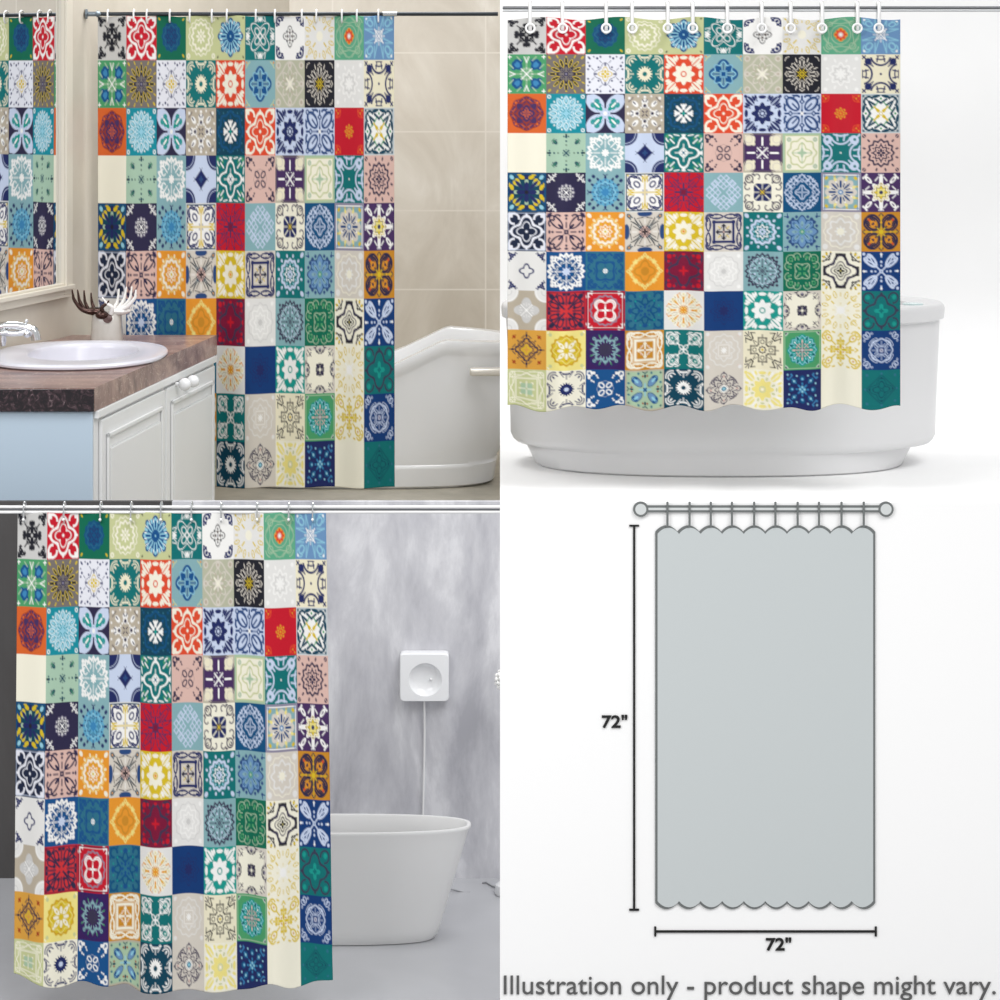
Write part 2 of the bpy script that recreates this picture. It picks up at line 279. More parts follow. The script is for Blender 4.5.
 't;@i a .96 0 .5 105 255 .09;a .66 .7 .17 0 360 .1;e .68 .68 .2 .14 45;l .85 .85 .95 .95 .1;l .0 .88 .2 .92 .1;l .4 .4 .52 .52 .08;l .15 .65 .2 .95 .08;@t c .7 .7 .07;@w c 0 0 .04;@i l .9 .2 .96 .35 .08',
 'm;'+'@P t 12 .64 .05 0 .1;t 8 .34 .05 0 .08;s 8 .18 .07 0;p 12 15 .9 .09 .05;c .88 .88 .1;p 12 0 .46 .05 .04;@m s 8 .08 .03 0;l .8 .8 .95 .95 .03;@P c 0 0 .03'],
# row 5
['T;@L e .45 .5 .22 .12 60;e .0 .45 .1 .3 0;@y e .25 .78 .16 .1 20;e .62 .48 .12 .09 60;@s e .78 .78 .14 .1 45;@n s 4 .34 .2 0;e .38 .38 .3 .09 45;e 0 .8 .1 .14 0;@k c 0 0 .1;@u R .97 .05;l .45 .75 .6 .9 .06;@y l .9 .3 .9 .45 .07',
 'P;@v t 12 .4 .03 0 .04;@w t 8 .28 .05 0 .04;p 12 0 .38 .03 .03;s 8 .1 .04 0;p 8 0 .2 .04 .02;l .62 .62 .9 .9 .05;l .62 .84 .84 .62 .05;l .85 .55 .92 .7 .05;c .55 .95 .05;c .76 .76 .07;@P c .76 .76 .03',
 'z;@B s 12 .72 .04 0;@n s 12 .0 0 0;p 12 0 .78 .09 .06;e .82 .62 .1 .08 45;c .6 .84 .06;@s t 8 .5 .05 0 .04;@n p 8 22.5 .6 .05 .03;t 12 .4 .04 0 .03;@E p 8 0 .3 .08 .03;@b s 8 .2 .04 0;@s c 0 .56 .04;@n l .86 0 .93 .1 .05;p 8 0 .62 .04 .03',
 'w;@T R .96 .06;@n f .42 .42 .17 .12 45 .08;a .68 .62 .2 -60 150 .09;a .3 .78 .14 -30 160 .07;l .2 .6 .32 .8 .06;@y l 0 .0 .9 0 .06;l 0 .6 .12 .85 .06;l .55 .12 .85 .14 .05;c .88 .88 .05;@n l .7 .3 .8 .45 .06;c .1 .1 .03',
 'r;@p f .52 .52 .36 .14 45 .06;f .66 .2 .24 .09 12 .05;l .1 .1 .55 .55 .05;c .1 .1 .1;l 0 .1 0 .45 .1;l .85 .85 .95 .7 .05;c .95 .3 .05;@M r .14;@p c .62 .3 .05;c .95 .95 .04',
 'z;@i D .75 .05;l .15 .9 .0 .75 .05;l .15 .9 .3 .75 .05;l .3 .75 .15 .6 .05;l .0 .45 .3 .75 .05;l .0 .45 .15 .3 .05;l .3 .2 .6 .5 .05;l .15 .6 .45 .3 .05;l .6 .5 .45 .65 .05;l .3 .5 .45 .65 .05;l .15 .0 .3 .15 .05',
 'C;@K s 8 .0 .0 0;a .7 .7 .2 0 300 .07;a .28 .8 .14 0 250 .06;a .74 .74 .07 0 360 .06;c .48 .95 .05;l .5 .5 .6 .6 .08;@c l .6 .6 .7 .7 .03;@n s 4 .5 .06 45;r .36;@C l .16 .16 .36 .36 .05;l .0 .2 0 .42 .04;@y s 8 .12 .06 0;@K l .9 .45 .95 .55 .05',
 'D;@i D .95 .06;t 4 .3 .06 0 .05;c 0 .62 .09;l .25 .55 .45 .8 .06;l .45 .8 .3 .85 .06;l .55 .55 .7 .6 .07;l .3 .4 .1 .6 .04;l .68 .4 .6 .2 .06;l .8 .45 .65 .55 .06;c .42 .42 .05;@D c 0 .62 .04;@i l 0 0 .3 0 .05;l .15 .9 .1 .75 .04',
 'v;@z r .85;@H s 8 .76 .06 0;@Y p 8 22.5 .72 .1 .07;@y c .75 .72 .08;c .3 .82 .05;@N p 8 0 .42 .22 .05;p 8 22.5 .42 .16 .03;@w p 8 22.5 .56 .05 .04;R .9 .05;@A s 8 .14 .04 0;@w c 0 0 .05;@A c .85 .85 .06',
 'p;@w e 0 .68 .1 .28 0;e .66 .66 .26 .11 45;l .75 .95 .92 .72 .06;l .3 .62 .15 .8 .06;s 8 .52 .1 0;@p e .66 .66 .1 .035 45;@Y s 8 .34 .06 0;@p t 8 .28 .05 0 .03;c .0 .45 .04;@y c .25 .0 .07;@n c 0 0 .1;@y t 8 .42 .06 0 .03;@w l 0 .9 .12 .93 .05'],
# row 6
['J;'+SCROLL.format('j', 'J')+';@J t 4 .28 .1 0 .04;c .1 .1 .07;@i R .97 .03',
 'm;@P r 0;l .8 .95 .95 .8 .14;'+PETHEART.format('P')+';@p c .92 .92 .05;@m c .0 .0 .03',
 'o;'+RINGS.format('C', 'y')+';@Y t 12 .74 .03 0 .03;p 12 15 .82 .04 .03',
 'H;@m c 0 0 .3;@N e 0 .95 .4 .16 0;@T l .65 .75 .9 .9 .05;l .12 .1 .6 .5 .05;l .1 .3 .3 .2 .05;f .82 .82 .12 .08 45 .05;@k l .0 .1 .3 .6 .04;l .35 .35 .55 .72 .05;s 4 .1 .04 0;l .4 .7 .1 .75 .04;@o c .82 .82 .04;@w l 0 .45 0 .65 .04',
 'y;@C '+COG.format('w', 'y')[3:]+';@Y p 8 22.5 .9 .08 .05;@C s 8 .3 .04 0;@y o 0 0 .13 .07;@o s 8 .08 .0 0;@l c .9 .9 .06',
 'H;@n '+LOOPS.format('K')[3:]+';f .42 .82 .36 .1 0 .07;R .54 .08;@k l 0 0 0 .4 .05;e 0 .32 .12 .04 0;@H c .35 .82 .04;@y l .16 .16 .28 .28 .04;@m c 0 0 .04',
 't;'+RINGS.format('i', 't')+';@s p 12 0 .46 .06 .04;@w t 8 .3 .05 0 .05',
 'z;@A s 8 .74 .1 0;@N t 8 .74 .1 0 .07;c .66 .5 .09;c .3 .78 .08;l .8 .8 .95 .8 .05;c .78 .78 .07;@D p 8 22.5 .58 .12 .03;l .3 .3 .45 .5 .04;@z p 8 0 .4 .16 .08;@N p 8 0 .35 .12 .02;@e s 8 .14 .06 0;@L c 0 0 .06',
 'H;@W t 8 .6 .08 0 .09;s 8 .24 .06 0;c .8 .8 .15;@C c 0 0 .18;t 12 .85 .04 0 .04',
 'O;@P f .42 .5 .4 .34 50 .11;a .5 .55 .16 0 360 .07;a .75 .4 .14 -90 120 .06;l .1 .1 .35 .35 .08;l .2 .75 .45 .6 .05;l .95 0 .85 .1 .07;@o o .42 .42 .12 .06;c 0 .5 .06;@y c 0 0 .1;l 0 0 .2 .2 .05;l 0 0 .9 0 .04;@R c .62 .62 .06;@P c .42 .42 .04'],
# row 7
['W;@n t 4 .29 .07 0 .08;l .6 .8 .9 .9 .07;l .62 .88 .75 .72 .07;l .86 .6 .8 .88 .08;c .92 .92 .06;c .72 .72 .05;l .9 .5 .96 .6 .05',
 'u;'+SQUIG.format('w', 'i')+';@D p 8 22.5 .48 .12 .06;@w t 12 .5 .04 0 .03;@i s 8 .2 .05 0',
 'g;@D r 0;@E r .99;@u a .62 .68 .17 -90 190 .09;a .2 .75 .16 0 200 .09;t 4 .5 .08 45 .09;l .88 .5 .9 .8 .07;c .42 .42 .08;l .0 .5 .15 .6 .06;c .88 .88 .08;l 0 .22 0 .3 .05;@w s 8 .12 .03 0;@b c 0 0 .03;@u c .62 .68 .05',
 'o;@Y t 16 .72 .05 0 .04;l 0 .95 .1 .8 .06;l .5 .5 .62 .5 .05;c .0 .86 .08;c .16 .74 .07;c .3 .62 .07;c .45 .48 .07;@o c 0 .86 .04;c .3 .62 .03;@O s 4 .5 .1 0;@o s 4 .4 .1 0;@O c 0 0 .22;@Y c .6 .4 .03;c .45 .58 .03',
 'M;'+'@K t 4 .66 .15 0 .12;a .66 .66 .27 -70 190 .1;@r s 4 .22 .06 0;c .76 .76 .12;e 0 .86 .1 .06 0;@M t 4 .2 .07 0 .05;@r c .5 .8 .07',
 'W;@w t 8 .6 .08 0 .06;t 8 .35 .05 0 .06;c .8 .8 .1;@Q t 12 .8 .04 0 .03;s 8 .14 .04 0',
 'z;'+'@K t 20 .84 .06 0 .1;l .3 .3 .6 .6 .06;a .3 .55 .14 0 250 .06;t 8 .2 .05 0 .05;l 0 .3 0 .62 .05;c .72 .72 .07;c .5 .68 .05;@K s 4 .08 .03 0;@i t 16 .66 .04 0 .03;c .15 .4 .05;@P R .1 .03',
 'G;@L a .62 .62 .24 -100 190 .04;a .28 .74 .2 0 190 .04;t 4 .42 .08 45 .04;c .55 .55 .04;c .2 .62 .03;l .15 .15 .32 .32 .04;@e c .62 .62 .12;c .25 .72 .08;@G c .62 .62 .06;@L l 0 .3 0 .4 .03;@e s 4 .2 .05 45;@G s 4 .14 .05 0',
 'C;@K t 4 .68 .16 0 .13;@k l .0 .86 .2 .86 .1;l .2 .86 .22 .6 .08;s 4 .28 .06 0;l .55 .6 .75 .55 .07;l .5 .85 .65 .7 .06;l .8 .7 .95 .75 .06;@C t 4 .18 .05 0 .06;@Y c 0 0 .03;@y c .72 .88 .07;c .5 .96 .04;@K c .9 .5 .05;@H s 4 .0 0 0;@K t 4 .4 .08 0 .05',
 'X;@i l 0 .78 .0 .86 .09;e .4 .55 .34 .13 58;a .6 .72 .14 -60 160 .09;r .1;c .0 .3 .05;c .0 .5 .06;@X e .42 .56 .16 .03 58;@i c .9 .9 .08;e .86 .62 .1 .06 60;l .12 .12 .3 .3 .08;@w c 0 .9 .06;@u c 0 0 .03'],
# row 8
['Q;@v r .99;@H r 1.2;@h r .99;@W c .98 .98 .56;@w o .98 .98 .5 .05;@Q s 4 .55 .12 0;@w p 8 0 .25 .1 .02;p 16 0 .36 .07 .015;s 8 .1 .03 0;@Q o .98 .98 .2 .04',
 'V;@P f .3 .62 .22 .12 70 .08;l .0 .0 .8 .8 .09;e .76 .76 .17 .13 45;l .0 .35 0 .95 .07;c .16 .42 .09;c .12 .88 .09;l .45 .9 .6 .7 .07;l .2 .25 .45 .35 .06;@M R .97 .05;c .92 .92 .08;@V c 0 0 .12;l 0 .15 0 .2 .05;@P e .5 .75 .08 .06 45',
 'r;@w r .9;@r r .88;@r c 0 0 .8;@w l .72 .95 .95 .72 .16;c .84 .84 .14;@v t 16 .76 .03 0 .07;@r e .78 .78 .1 .07 45;@w a .3 .3 .24 -60 150 .08;t 4 .48 .09 45 .06;s 4 .12 .07 0;l 0 0 .0 .3 .05;@M R .96 .06;@r s 4 .0 .0 0;@M c .8 .8 .04',
 'E;@D t 8 .6 .12 0 .12;a .72 .72 .2 -90 190 .12;l .0 .25 .3 .5 .09;@u s 8 .3 .1 0;e 0 .78 .14 .1 0;@E s 4 .16 .1 45;@D c .9 .9 .08;c .5 .95 .06;@g c .5 .5 .05;c .25 .75 .04',
 'C;@W r .99;@C s 12 .9 .04 0;@h q 8 22.5 .56 .18 .07 .03;@o p 8 0 .55 .2 .04;p 8 22.5 .78 .12 .03;l .82 .3 .9 .2 .04;s 12 .2 .05 0;@h p 16 11 .8 .08 .02;@y q 8 0 .7 .14 .06 .03;@Y p 8 0 .15 .08 .01;@O p 16 0 .25 .06 .015',
 'X;@n t 8 .6 .1 0 .03;s 8 .25 .05 0;@n t 8 .4 .08 0 .05',
 'g;'+COG.format('w', 'g')+';@g s 8 .0 0 0;@w c 0 0 .04;@s s 8 .0 0 0',
 'C;@H r .99;@C r .85;@P e .14 .14 .14 .09 45;c .22 .05 .06;s 4 .16 .03 45;f 0 .9 .3 .18 0 .05;e 0 .84 .1 .07 0;c .2 .8 .06;l .28 .95 .4 .95 .05;l .6 .6 .85 .85 .04;l .75 .6 .62 .75 .04;l .85 .6 .9 .7 .04;@C c 0 0 .08;@v c 0 .9 .05;@K c .1 .7 .03',
 'C;@H r 0;'+'@y f .28 .8 .17 .07 75 .05;f .66 .66 .15 .07 45 .05;l .3 .3 .45 .45 .06;l 0 .75 0 .92 .04;l .5 .62 .52 .75 .05;e .9 .9 .07 .04 45;l .0 .3 .0 .4 .02;@w c 0 0 .2;l 0 0 .3 .3 .06',
 'g;@t r .99;'+'@K t 4 .66 .15 0 .1;a .66 .66 .27 -70 190 .08;@g s 4 .27 .1 0;c .7 .7 .12;@K c 0 .9 .07;@t s 4 .1 .03 0'],
# row 9
['O2;@P D .62 .07;l 0 .7 0 .92 .05;c 0 .74 .07;l .12 .72 .25 .6 .05;a .3 .3 .12 0 360 .04;t 4 .3 .05 0 .05;c .45 .45 .04;c .12 .55 .05;@P c .12 .42 .04;@F e .66 .66 .1 .07 45;@y t 4 .18 .05 0 .05;@F c .58 .74 .03',
 'Y;@y c 0 0 .0;s 16 .8 .04 0;@O t 16 .74 .03 0 .04;@y s 8 .66 .06 0;@Y t 8 .62 .06 0 .04;@C e .26 .26 .22 .1 45;e 0 .3 .08 .16 0;c .45 .45 .05;@l c .82 .82 .09;@y c .26 .26 .05;s 4 .07 .03 0;@w l .9 .96 .96 .9 .04;@O c .0 .52 .04',
 'K;@U r .99;@K s 8 .35 .05 0;@n s 4 .0 0 0;@z t 8 .58 .07 0 .1;p 16 0 .7 .13 .025;p 16 11 .48 .12 .025;c .58 .58 .09;c .0 .62 .07;@e p 8 22.5 .78 .08 .03;@K c .58 .58 .03;@n t 8 .92 .02 0 .04',
 'O;@C '+LOOPS.format('C')[3:]+';f .42 .82 .38 .11 0 .08;R .58 .12;@O R .6 .03;@C l 0 .1 0 .42 .06;e 0 .35 .1 .04 0;@F c 0 0 .04;@m c .2 .2 .04;@O c .4 .82 .04',
 'G;@g r .99;@t r .99;@w f .5 .55 .3 .18 50 .05;a .7 .7 .2 -80 170 .06;a .42 .66 .14 60 300 .05;f .12 .12 .12 .08 45 .05;l .22 .22 .36 .36 .06;c .86 .86 .05;l .9 .35 .8 .2 .04;@g c .6 .6 .1;@w c 0 0 .05;c .6 .6 .04;l .3 .86 .45 .9 .05',
 'H;@m r 0;@W t 12 .8 .04 0 .04;t 8 .5 .07 0 .05;@w s 8 .14 .05 0;R .3 .03;@m c .8 .8 .06;@W c .85 .85 .1',
 'c;@k R .0 .0;l .0 .62 .2 .62 .06;l .2 .62 .2 .28 .06;l .2 .28 .28 .2 .06;l .0 .78 .0 .66 .05;t 8 .16 .02 0 .05;a 0 .42 .1 0 360 .04;l .62 .9 .5 .6 .06;l .5 .6 .62 .5 .06;l .62 .62 .92 .92 .04;l .62 .9 .4 .88 .05;l .3 .4 .5 .5 .04;@Y r .0;@K l .95 .75 .8 .72 .05;@y c 0 0 .06',
 'e;@g s 8 .78 .05 0;@s t 16 .7 .05 0 .04;p 16 0 .5 .16 .02;@T p 8 22.5 .66 .1 .03;t 8 .36 .05 0 .03;@m l 0 0 0 .55 .05;l .05 .05 .3 .3 .04;c 0 .45 .05;c .15 .3 .04;@p s 8 .1 .04 0;c .88 .88 .05;@w c 0 0 .04;c .4 .4 .04;l .84 .84 .9 .78 .03;@L R .95 .03;@s p 16 11 .6 .1 .015',
 'C;@y s 4 .2 .12 0;f .6 .6 .2 .14 45 .08;a .78 .7 .18 -80 120 .07;l .0 .3 .0 .62 .08;c .12 .45 .08;l .1 .7 .0 .85 .06;l .25 .25 .45 .45 .07;c .3 .12 .06;e .9 .35 .1 .04 70;@Y c 0 0 .07;c 0 .32 .04;@O c .6 .6 .05;c .12 .12 .04',
 'X;@i t 8 .58 .03 0 .06;f .42 .42 .28 .12 -45 .04;R .2 .04;f .7 .8 .14 .1 60 .05;c .5 .88 .06;c .86 .48 .0;l .2 .2 .4 .4 .04;l 0 .25 0 .5 .03;l .2 .0 .35 .2 .03;c .8 .8 .04;@X c .5 .88 .03;@v r .1;@i l .1 .0 .0 .1 .02;@i e .42 .42 .2 .03 -45'],
# row 10
['l;@L s 0 .0 .0 0;@C f .4 .82 .36 .1 0 .05;R .56 .06;t 8 .8 .05 0 .04;a .75 .75 .15 0 270 .05;l 0 0 0 .4 .05;c .3 .3 .06;@L r .3;@C l 0 .05 0 .3 .05;@l c 0 0 .04',
 'C;'+SUN.format('n', 'i')+';@i s 8 .1 .02 0',
 'u;@n r 0;'+HEARTS.format('w'),
 'L;@e r 0;@h r .99;@L r .95;@A e .42 .42 .32 .15 45;@s e .5 .5 .2 .07 45;@u f .42 .42 .34 .17 45 .05;c .62 .45 .07;l .5 .68 .68 .5 .06;@s l 0 0 .3 0 .07;@T e 0 .7 .05 .1 0;l 0 .85 .12 .92 .05;@F c .12 .7 .05;@E c .35 .85 .06;@u s 4 .1 .04 45;@T c .85 .85 .05',
 'T;'+SUN.format('w', 'T'),
 'H;@K t 8 .62 .1 0 .06;a 0 .72 .16 -30 210 .05;a .42 .5 .15 -60 180 .05;t 8 .42 .06 0 .05;l .3 .75 .5 .62 .04;c 0 .9 .05;p 8 22.5 .5 .06 .03;@m c 0 .7 .05;@w s 8 .2 .03 0;@E s 8 .14 .04 0;@s c 0 0 .07;@K l .05 .3 .2 .22 .04',
 'C;@Y '+COG.format('w', 'C')[3:]+';@l p 8 22.5 .58 .09 .05;o 0 0 .14 .05;@Y p 8 22.5 .9 .08 .05;c .9 .9 .08;@w c 0 0 .06;@l e 0 .7 .1 .04 0',
 'n;@D s 8 .3 .1 0;c .45 .45 .16;c 0 .6 .14;@b l .05 .05 .2 .2 .08;l .35 .35 .55 .55 .06;l .55 .75 .75 .55 .06;c 0 .55 .08;c 0 .3 .05;@s c .45 .45 .06;c 0 .12 .06;c .8 .8 .05;c 0 .55 .04;c .3 .72 .05;@b c .8 .6 .05',
 'C;@c c 0 0 .01',
 't;@E r 0;@G r 0;@T t 4 .34 .1 0 .05;t 4 .5 .12 0 .03;D .8 .03;c .0 .62 .05;l .0 .05 .2 .2 .03;@E c .75 .75 .07;c 0 .85 .06'],
]
NT = 40
def paint_tile(spec):
    g = (np.arange(NT)+.5)/NT*2-1
    U, V = np.meshgrid(g, -g)                      # row 0 = top
    a, b = np.abs(U)*1.03, np.abs(V)*1.03
    segs = spec.split(';'); img = np.empty((NT, NT, 3)); img[:] = lin(PAL[segs[0]])
    aa = 1.0/NT; col = None
    r = np.hypot(a, b); th = np.degrees(np.arctan2(b, a))
    def shape(op, v, x, y):
        if op == 'c': return np.hypot(x-v[0], y-v[1])-v[2]
        if op == 'o': return np.abs(np.hypot(x-v[0], y-v[1])-v[2])-v[3]/2
        if op in 'ef':
            c, s = math.cos(math.radians(v[4])), math.sin(math.radians(v[4])); dx, dy = x-v[0], y-v[1]
            X, Y = dx*c+dy*s, -dx*s+dy*c; k = np.hypot(X/v[2], Y/v[3])
            d = (k-1)*np.hypot(X, Y)/np.maximum(k, 1e-6); d = np.where(k < .2, -min(v[2], v[3]), d)
            return d if op == 'e' else np.abs(d)-v[5]/2
        if op == 'l':
            dx, dy = v[2]-v[0], v[3]-v[1]; t = np.clip(((x-v[0])*dx+(y-v[1])*dy)/max(dx*dx+dy*dy, 1e-9), 0, 1)
            return np.hypot(x-v[0]-t*dx, y-v[1]-t*dy)-v[4]/2
        if op == 'a':
            dx, dy = x-v[0], y-v[1]; t = np.degrees(np.arctan2(dy, dx)); mid = (v[3]+v[4])/2; hw = (v[4]-v[3])/2
            off = (t-mid+180) % 360-180
            return np.where(np.abs(off) <= hw, np.abs(np.hypot(dx, dy)-v[2])-v[5]/2, 9)
        if op == 's': return r-(v[1]+v[2]*np.cos(np.radians(v[0]*(th-v[3]))))
        if op == 't': return np.abs(r-(v[1]+v[2]*np.cos(np.radians(v[0]*(th-v[3])))))*.85-v[4]/2
        if op in 'pq':
            w_ = 360/v[0]; f = (th-v[1]+w_/2) % w_-w_/2; X = r*np.cos(np.radians(f))-v[2]; Y = r*np.sin(np.radians(f))
            rx, ry = max(v[3], 1e-3), max(v[4], 1e-3); k = np.hypot(X/rx, Y/ry); d = (k-1)*np.hypot(X, Y)/np.maximum(k, 1e-6)
            return d if op == 'p' else np.abs(d)-v[5]/2
        if op == 'r': return np.maximum(x, y)-v[0]-(.05 if v[0] >= .99 else 0)
        if op == 'R': return np.abs(np.maximum(x, y)-v[0])-v[1]/2
        if op == 'd': return x+y-v[0]
        if op == 'D': return np.abs(x+y-v[0])*.71-v[1]/2
        return np.full_like(x, 9.)
    for sg in segs[1:]:
        tk = sg.split()
        if not tk: continue
        if tk[0].startswith('@'): col = np.array(lin(PAL[tk[0][1:]])); tk = tk[1:]
        op, v = tk[0], [float(q) for q in tk[1:]]
        if len(op) > 1 or op == 'T' or (v and v[-1] == 0 and op in 'qctrs' and op != 't' and op != 's' and op != 'o'): continue
        if op in 'st' and v[1] == 0: continue
        if op == 'R' and v[0] == 0: continue
        if op == 'r' and v[0] == 0: continue
        d = shape(op, v, a, b)
        if op in 'coefla': d = np.minimum(d, shape(op, v, b, a))
        m = np.clip(.5-d/aa/2.2, 0, 1)[..., None]
        img = img*(1-m)+col*m
    return img
PRINT = np.concatenate([np.concatenate([paint_tile(t) for t in row], axis=1) for row in TILES], axis=0)   # 400 x 400 linear rgb
fabric = bpy.data.materials.new('printed_polyester'); fabric.use_nodes = True
_nt = fabric.node_tree; _b = _nt.nodes['Principled BSDF']; _a = _nt.nodes.new('ShaderNodeAttribute'); _a.attribute_name = 'print'
_nt.links.new(_a.outputs['Color'], _b.inputs['Base Color']); _b.inputs['Roughness'].default_value = .55
_b.inputs['Specular IOR Level'].default_value = .15
_wv = _nt.nodes.new('ShaderNodeTexNoise'); _wv.inputs['Scale'].default_value = 60; _bp = _nt.nodes.new('ShaderNodeBump')
_bp.inputs['Strength'].default_value = .04; _nt.links.new(_wv.outputs['Fac'], _bp.inputs['Height']); _nt.links.new(_bp.outputs['Normal'], _b.inputs['Normal'])
def curtain(label, Y, tl, tr, bl, br, folds, top, bottom, amp):
    """corner points are photo rows/columns at distance Y; folds(u) in -1..1; top(u), bottom(u) rows of the hem"""
    n = NT*10; M = n+1
    u = np.linspace(0, 1, M); v = np.linspace(0, 1, M); U, V = np.meshgrid(u, v)
    ft = np.array([top(x) for x in u]); fb = np.array([bottom(x) for x in u]); fo = np.array([folds(x) for x in u])
    px = (tl[0]+(tr[0]-tl[0])*U)*(1-V)+(bl[0]+(br[0]-bl[0])*U)*V
    y0 = tl[1]+(tr[1]-tl[1])*U; y1 = bl[1]+(br[1]-bl[1])*U
    py = y0*(1-V)+y1*V
    # only the first and last few rows of cloth follow the wavy hems
    kt = np.clip(1-V/.03, 0, 1); kb = np.clip((V-.93)/.07, 0, 1)
    py = py+kt*(ft[None, :]-y0)+kb*(fb[None, :]-y1)
    X = (px-500)/F*Y; Z = CZ-(py-HZ)/F*Y
    D = Y+amp*fo[None, :]*(.35+.65*V)
    co = np.stack([X, D, Z], -1).reshape(-1, 3)
    base = np.array([(co[:, 0].min()+co[:, 0].max())/2, Y, co[:, 2].min()]); co = co-base
    idx = (np.arange(n)[:, None]*M+np.arange(n)[None, :]).reshape(-1)
    faces = np.stack([idx, idx+M, idx+M+1, idx+1], -1)
    me = bpy.data.meshes.new('shower_curtain')
    me.vertices.add(M*M); me.vertices.foreach_set('co', co.astype(np.float32).ravel())
    me.loops.add(n*n*4); me.loops.foreach_set('vertex_index', faces.astype(np.int32).ravel())
    me.polygons.add(n*n); me.polygons.foreach_set('loop_start', np.arange(0, n*n*4, 4, dtype=np.int32))
    me.update(calc_edges=True)
    at = me.color_attributes.new('print', 'FLOAT_COLOR', 'POINT')
    k = np.minimum(np.arange(M), n-1); c = PRINT[k][:, k]*.9; c = np.concatenate([c, np.ones((M, M, 1))], -1)
    at.data.foreach_set('color', c.astype(np.float32).ravel())
    me.materials.append(fabric); me.shade_smooth()
    o = bpy.data.objects.new('shower_curtain', me); S.collection.objects.link(o); o.location = base
    sm = o.modifiers.new('cloth', 'SOLIDIFY'); sm.thickness = .002; sm.offset = 1
    tag(o, label, 'shower curtain', None); return o
def interp(tab):
    xs = [t[0] for t in tab]; ys = [t[1] for t in tab]
    def f(x):
        if xs[-1]-xs[0] > 1.001 or len(xs) < 9: return float(np.interp(x, xs, ys))
        return float(np.mean([np.interp(min(1, max(0, x+d)), xs, ys) for d in np.linspace(-.022, .022, 7)]))
    return f

# ------------------------------------------------------------------ three hanging curtains
RY, BLY, TLY = 11.2, 8.6, 12.85
def foldR(u): return .55*math.sin(2*PI*(u*5.1+.1))+.3*math.sin(2*PI*(u*2.3+.35))+.18*math.sin(2*PI*(u*11+.2))
c_tr = curtain('patchwork tile print shower curtain hanging short before the white tub on a plain white background', RY,
    (507.5, 15.4), (900.5, 15.4), (507.5, 409.6), (901, 409.6), foldR,
    lambda u: 18.4+1.6*math.sin(2*PI*(u*5.1+.3)), lambda u: 408+2.6*math.sin(2*PI*(u*7.2+.62))+1.2*math.sin(2*PI*u*3.1), .05)
c_bl = curtain('long patchwork tile print shower curtain with wavy hem hanging before a grey plaster wall', BLY,
    (17.5, 512), (326, 512), (13, 988), (333, 992.5), lambda u: .6*math.sin(2*PI*(u*5.6+.2))+.35*math.sin(2*PI*(u*2.7+.5)),
    lambda u: 512.5+.6*math.sin(2*PI*u*9),
    interp([(0, 974), (.1, 984), (.15, 988), (.22, 981), (.3, 987), (.36, 984), (.39, 993), (.5, 990), (.62, 992), (.74, 991), (.79, 982), (.82, 980), (.86, 989), (.9, 988), (.95, 980), (1, 979)]), .028)
c_tl = curtain('patchwork tile print shower curtain hanging behind the marble vanity in the beige bathroom', TLY,
    (97.5, 13.3), (394, 12.9), (97.5, 489.7), (394.5, 489.3), lambda u: .5*math.sin(2*PI*(u*5.1+.15))+.3*math.sin(2*PI*(u*2.6+.4)),
    lambda u: 16.5-.8*u+.6*math.sin(2*PI*u*8), lambda u: 487.4+.5*math.sin(2*PI*u*5), .045)

def link_copy(o, parent=None):
    c = o.copy(); S.collection.objects.link(c); c.parent = parent
    for ch in o.children: link_copy(ch, c)
    return c
ORD = ['first', 'second', 'third', 'fourth', 'fifth', 'sixth', 'seventh', 'eighth', 'ninth', 'tenth', 'eleventh', 'twelfth', 'thirteenth', 'fourteenth']
def row_of(proto, xs, Y, x0, group):
    lb = proto['label']
    for i, px in enumerate(xs):
        o = proto if i == 0 else link_copy(proto)
        o.location.x = X_(px, Y); o['label'] = lb % ORD[i]
# hooks and rods -- upper right
s = RY/F
rodz = Z_(9, RY)
bm = new(); tube(bm, [(0.012, RY, rodz+.006), (3.2, RY, rodz+.006)], .0066)
rod = thing('curtain_rod', 'thin double chrome rod across the white background above the short curtain', 'curtain rod', (1.6, RY, rodz-.02))
obj('rod_tube', bm, mat('dark_steel', '77797C', .3, .9), rod)
bm = new(); tube(bm, [(0.012, RY, rodz-.007), (3.2, RY, rodz-.007)], .0056); obj('rod_tube', bm, mat('pale_steel', 'C5C7C9', .3, .6), rod); clean(rod)
def stadium(cx, cz, hy, hz, n=10):
    pts = []
    for k in range(n+1): t = PI*k/n; pts.append((0, hy*math.cos(t), hz-hy+hy*math.sin(t)))
    for k in range(n+1): t = PI+PI*k/n; pts.append((0, hy*math.cos(t), -(hz-hy)+hy*math.sin(t)))
    return pts
bm = new(); tube(bm, stadium(0, 0, .02, 15.2*s), 2.0*s, 10, True)
hook = obj('curtain_ring', bm, SATIN)
hook.location = (0, RY, Z_(17.5, RY))
tag(hook, '%s white oval ring from the left on the rod above the short curtain', 'curtain ring', 'white rings of the short curtain')
HX = [530, 562.4, 606, 632, 667.6, 692.5, 727, 761.5, 790.3, 821.8, 857, 878.5]
row_of(hook, HX, RY, 0, '')
GROM = mat('white_eyelet', 'F4F4F4', .35)
HOLE = mat('eyelet_hole', '565A60', .8)
for px in HX:
    bm = new(); p = P(px+.3, 28.2, RY-.045)
    tube(bm, [(p.x+4.3*s*math.cos(2*PI*k/24), p.y, p.z+4.3*s*math.sin(2*PI*k/24)) for k in range(24)], 1.15*s, 8, True)
    g = obj('eyelet', bm, GROM, c_tr); g.location = -c_tr.location
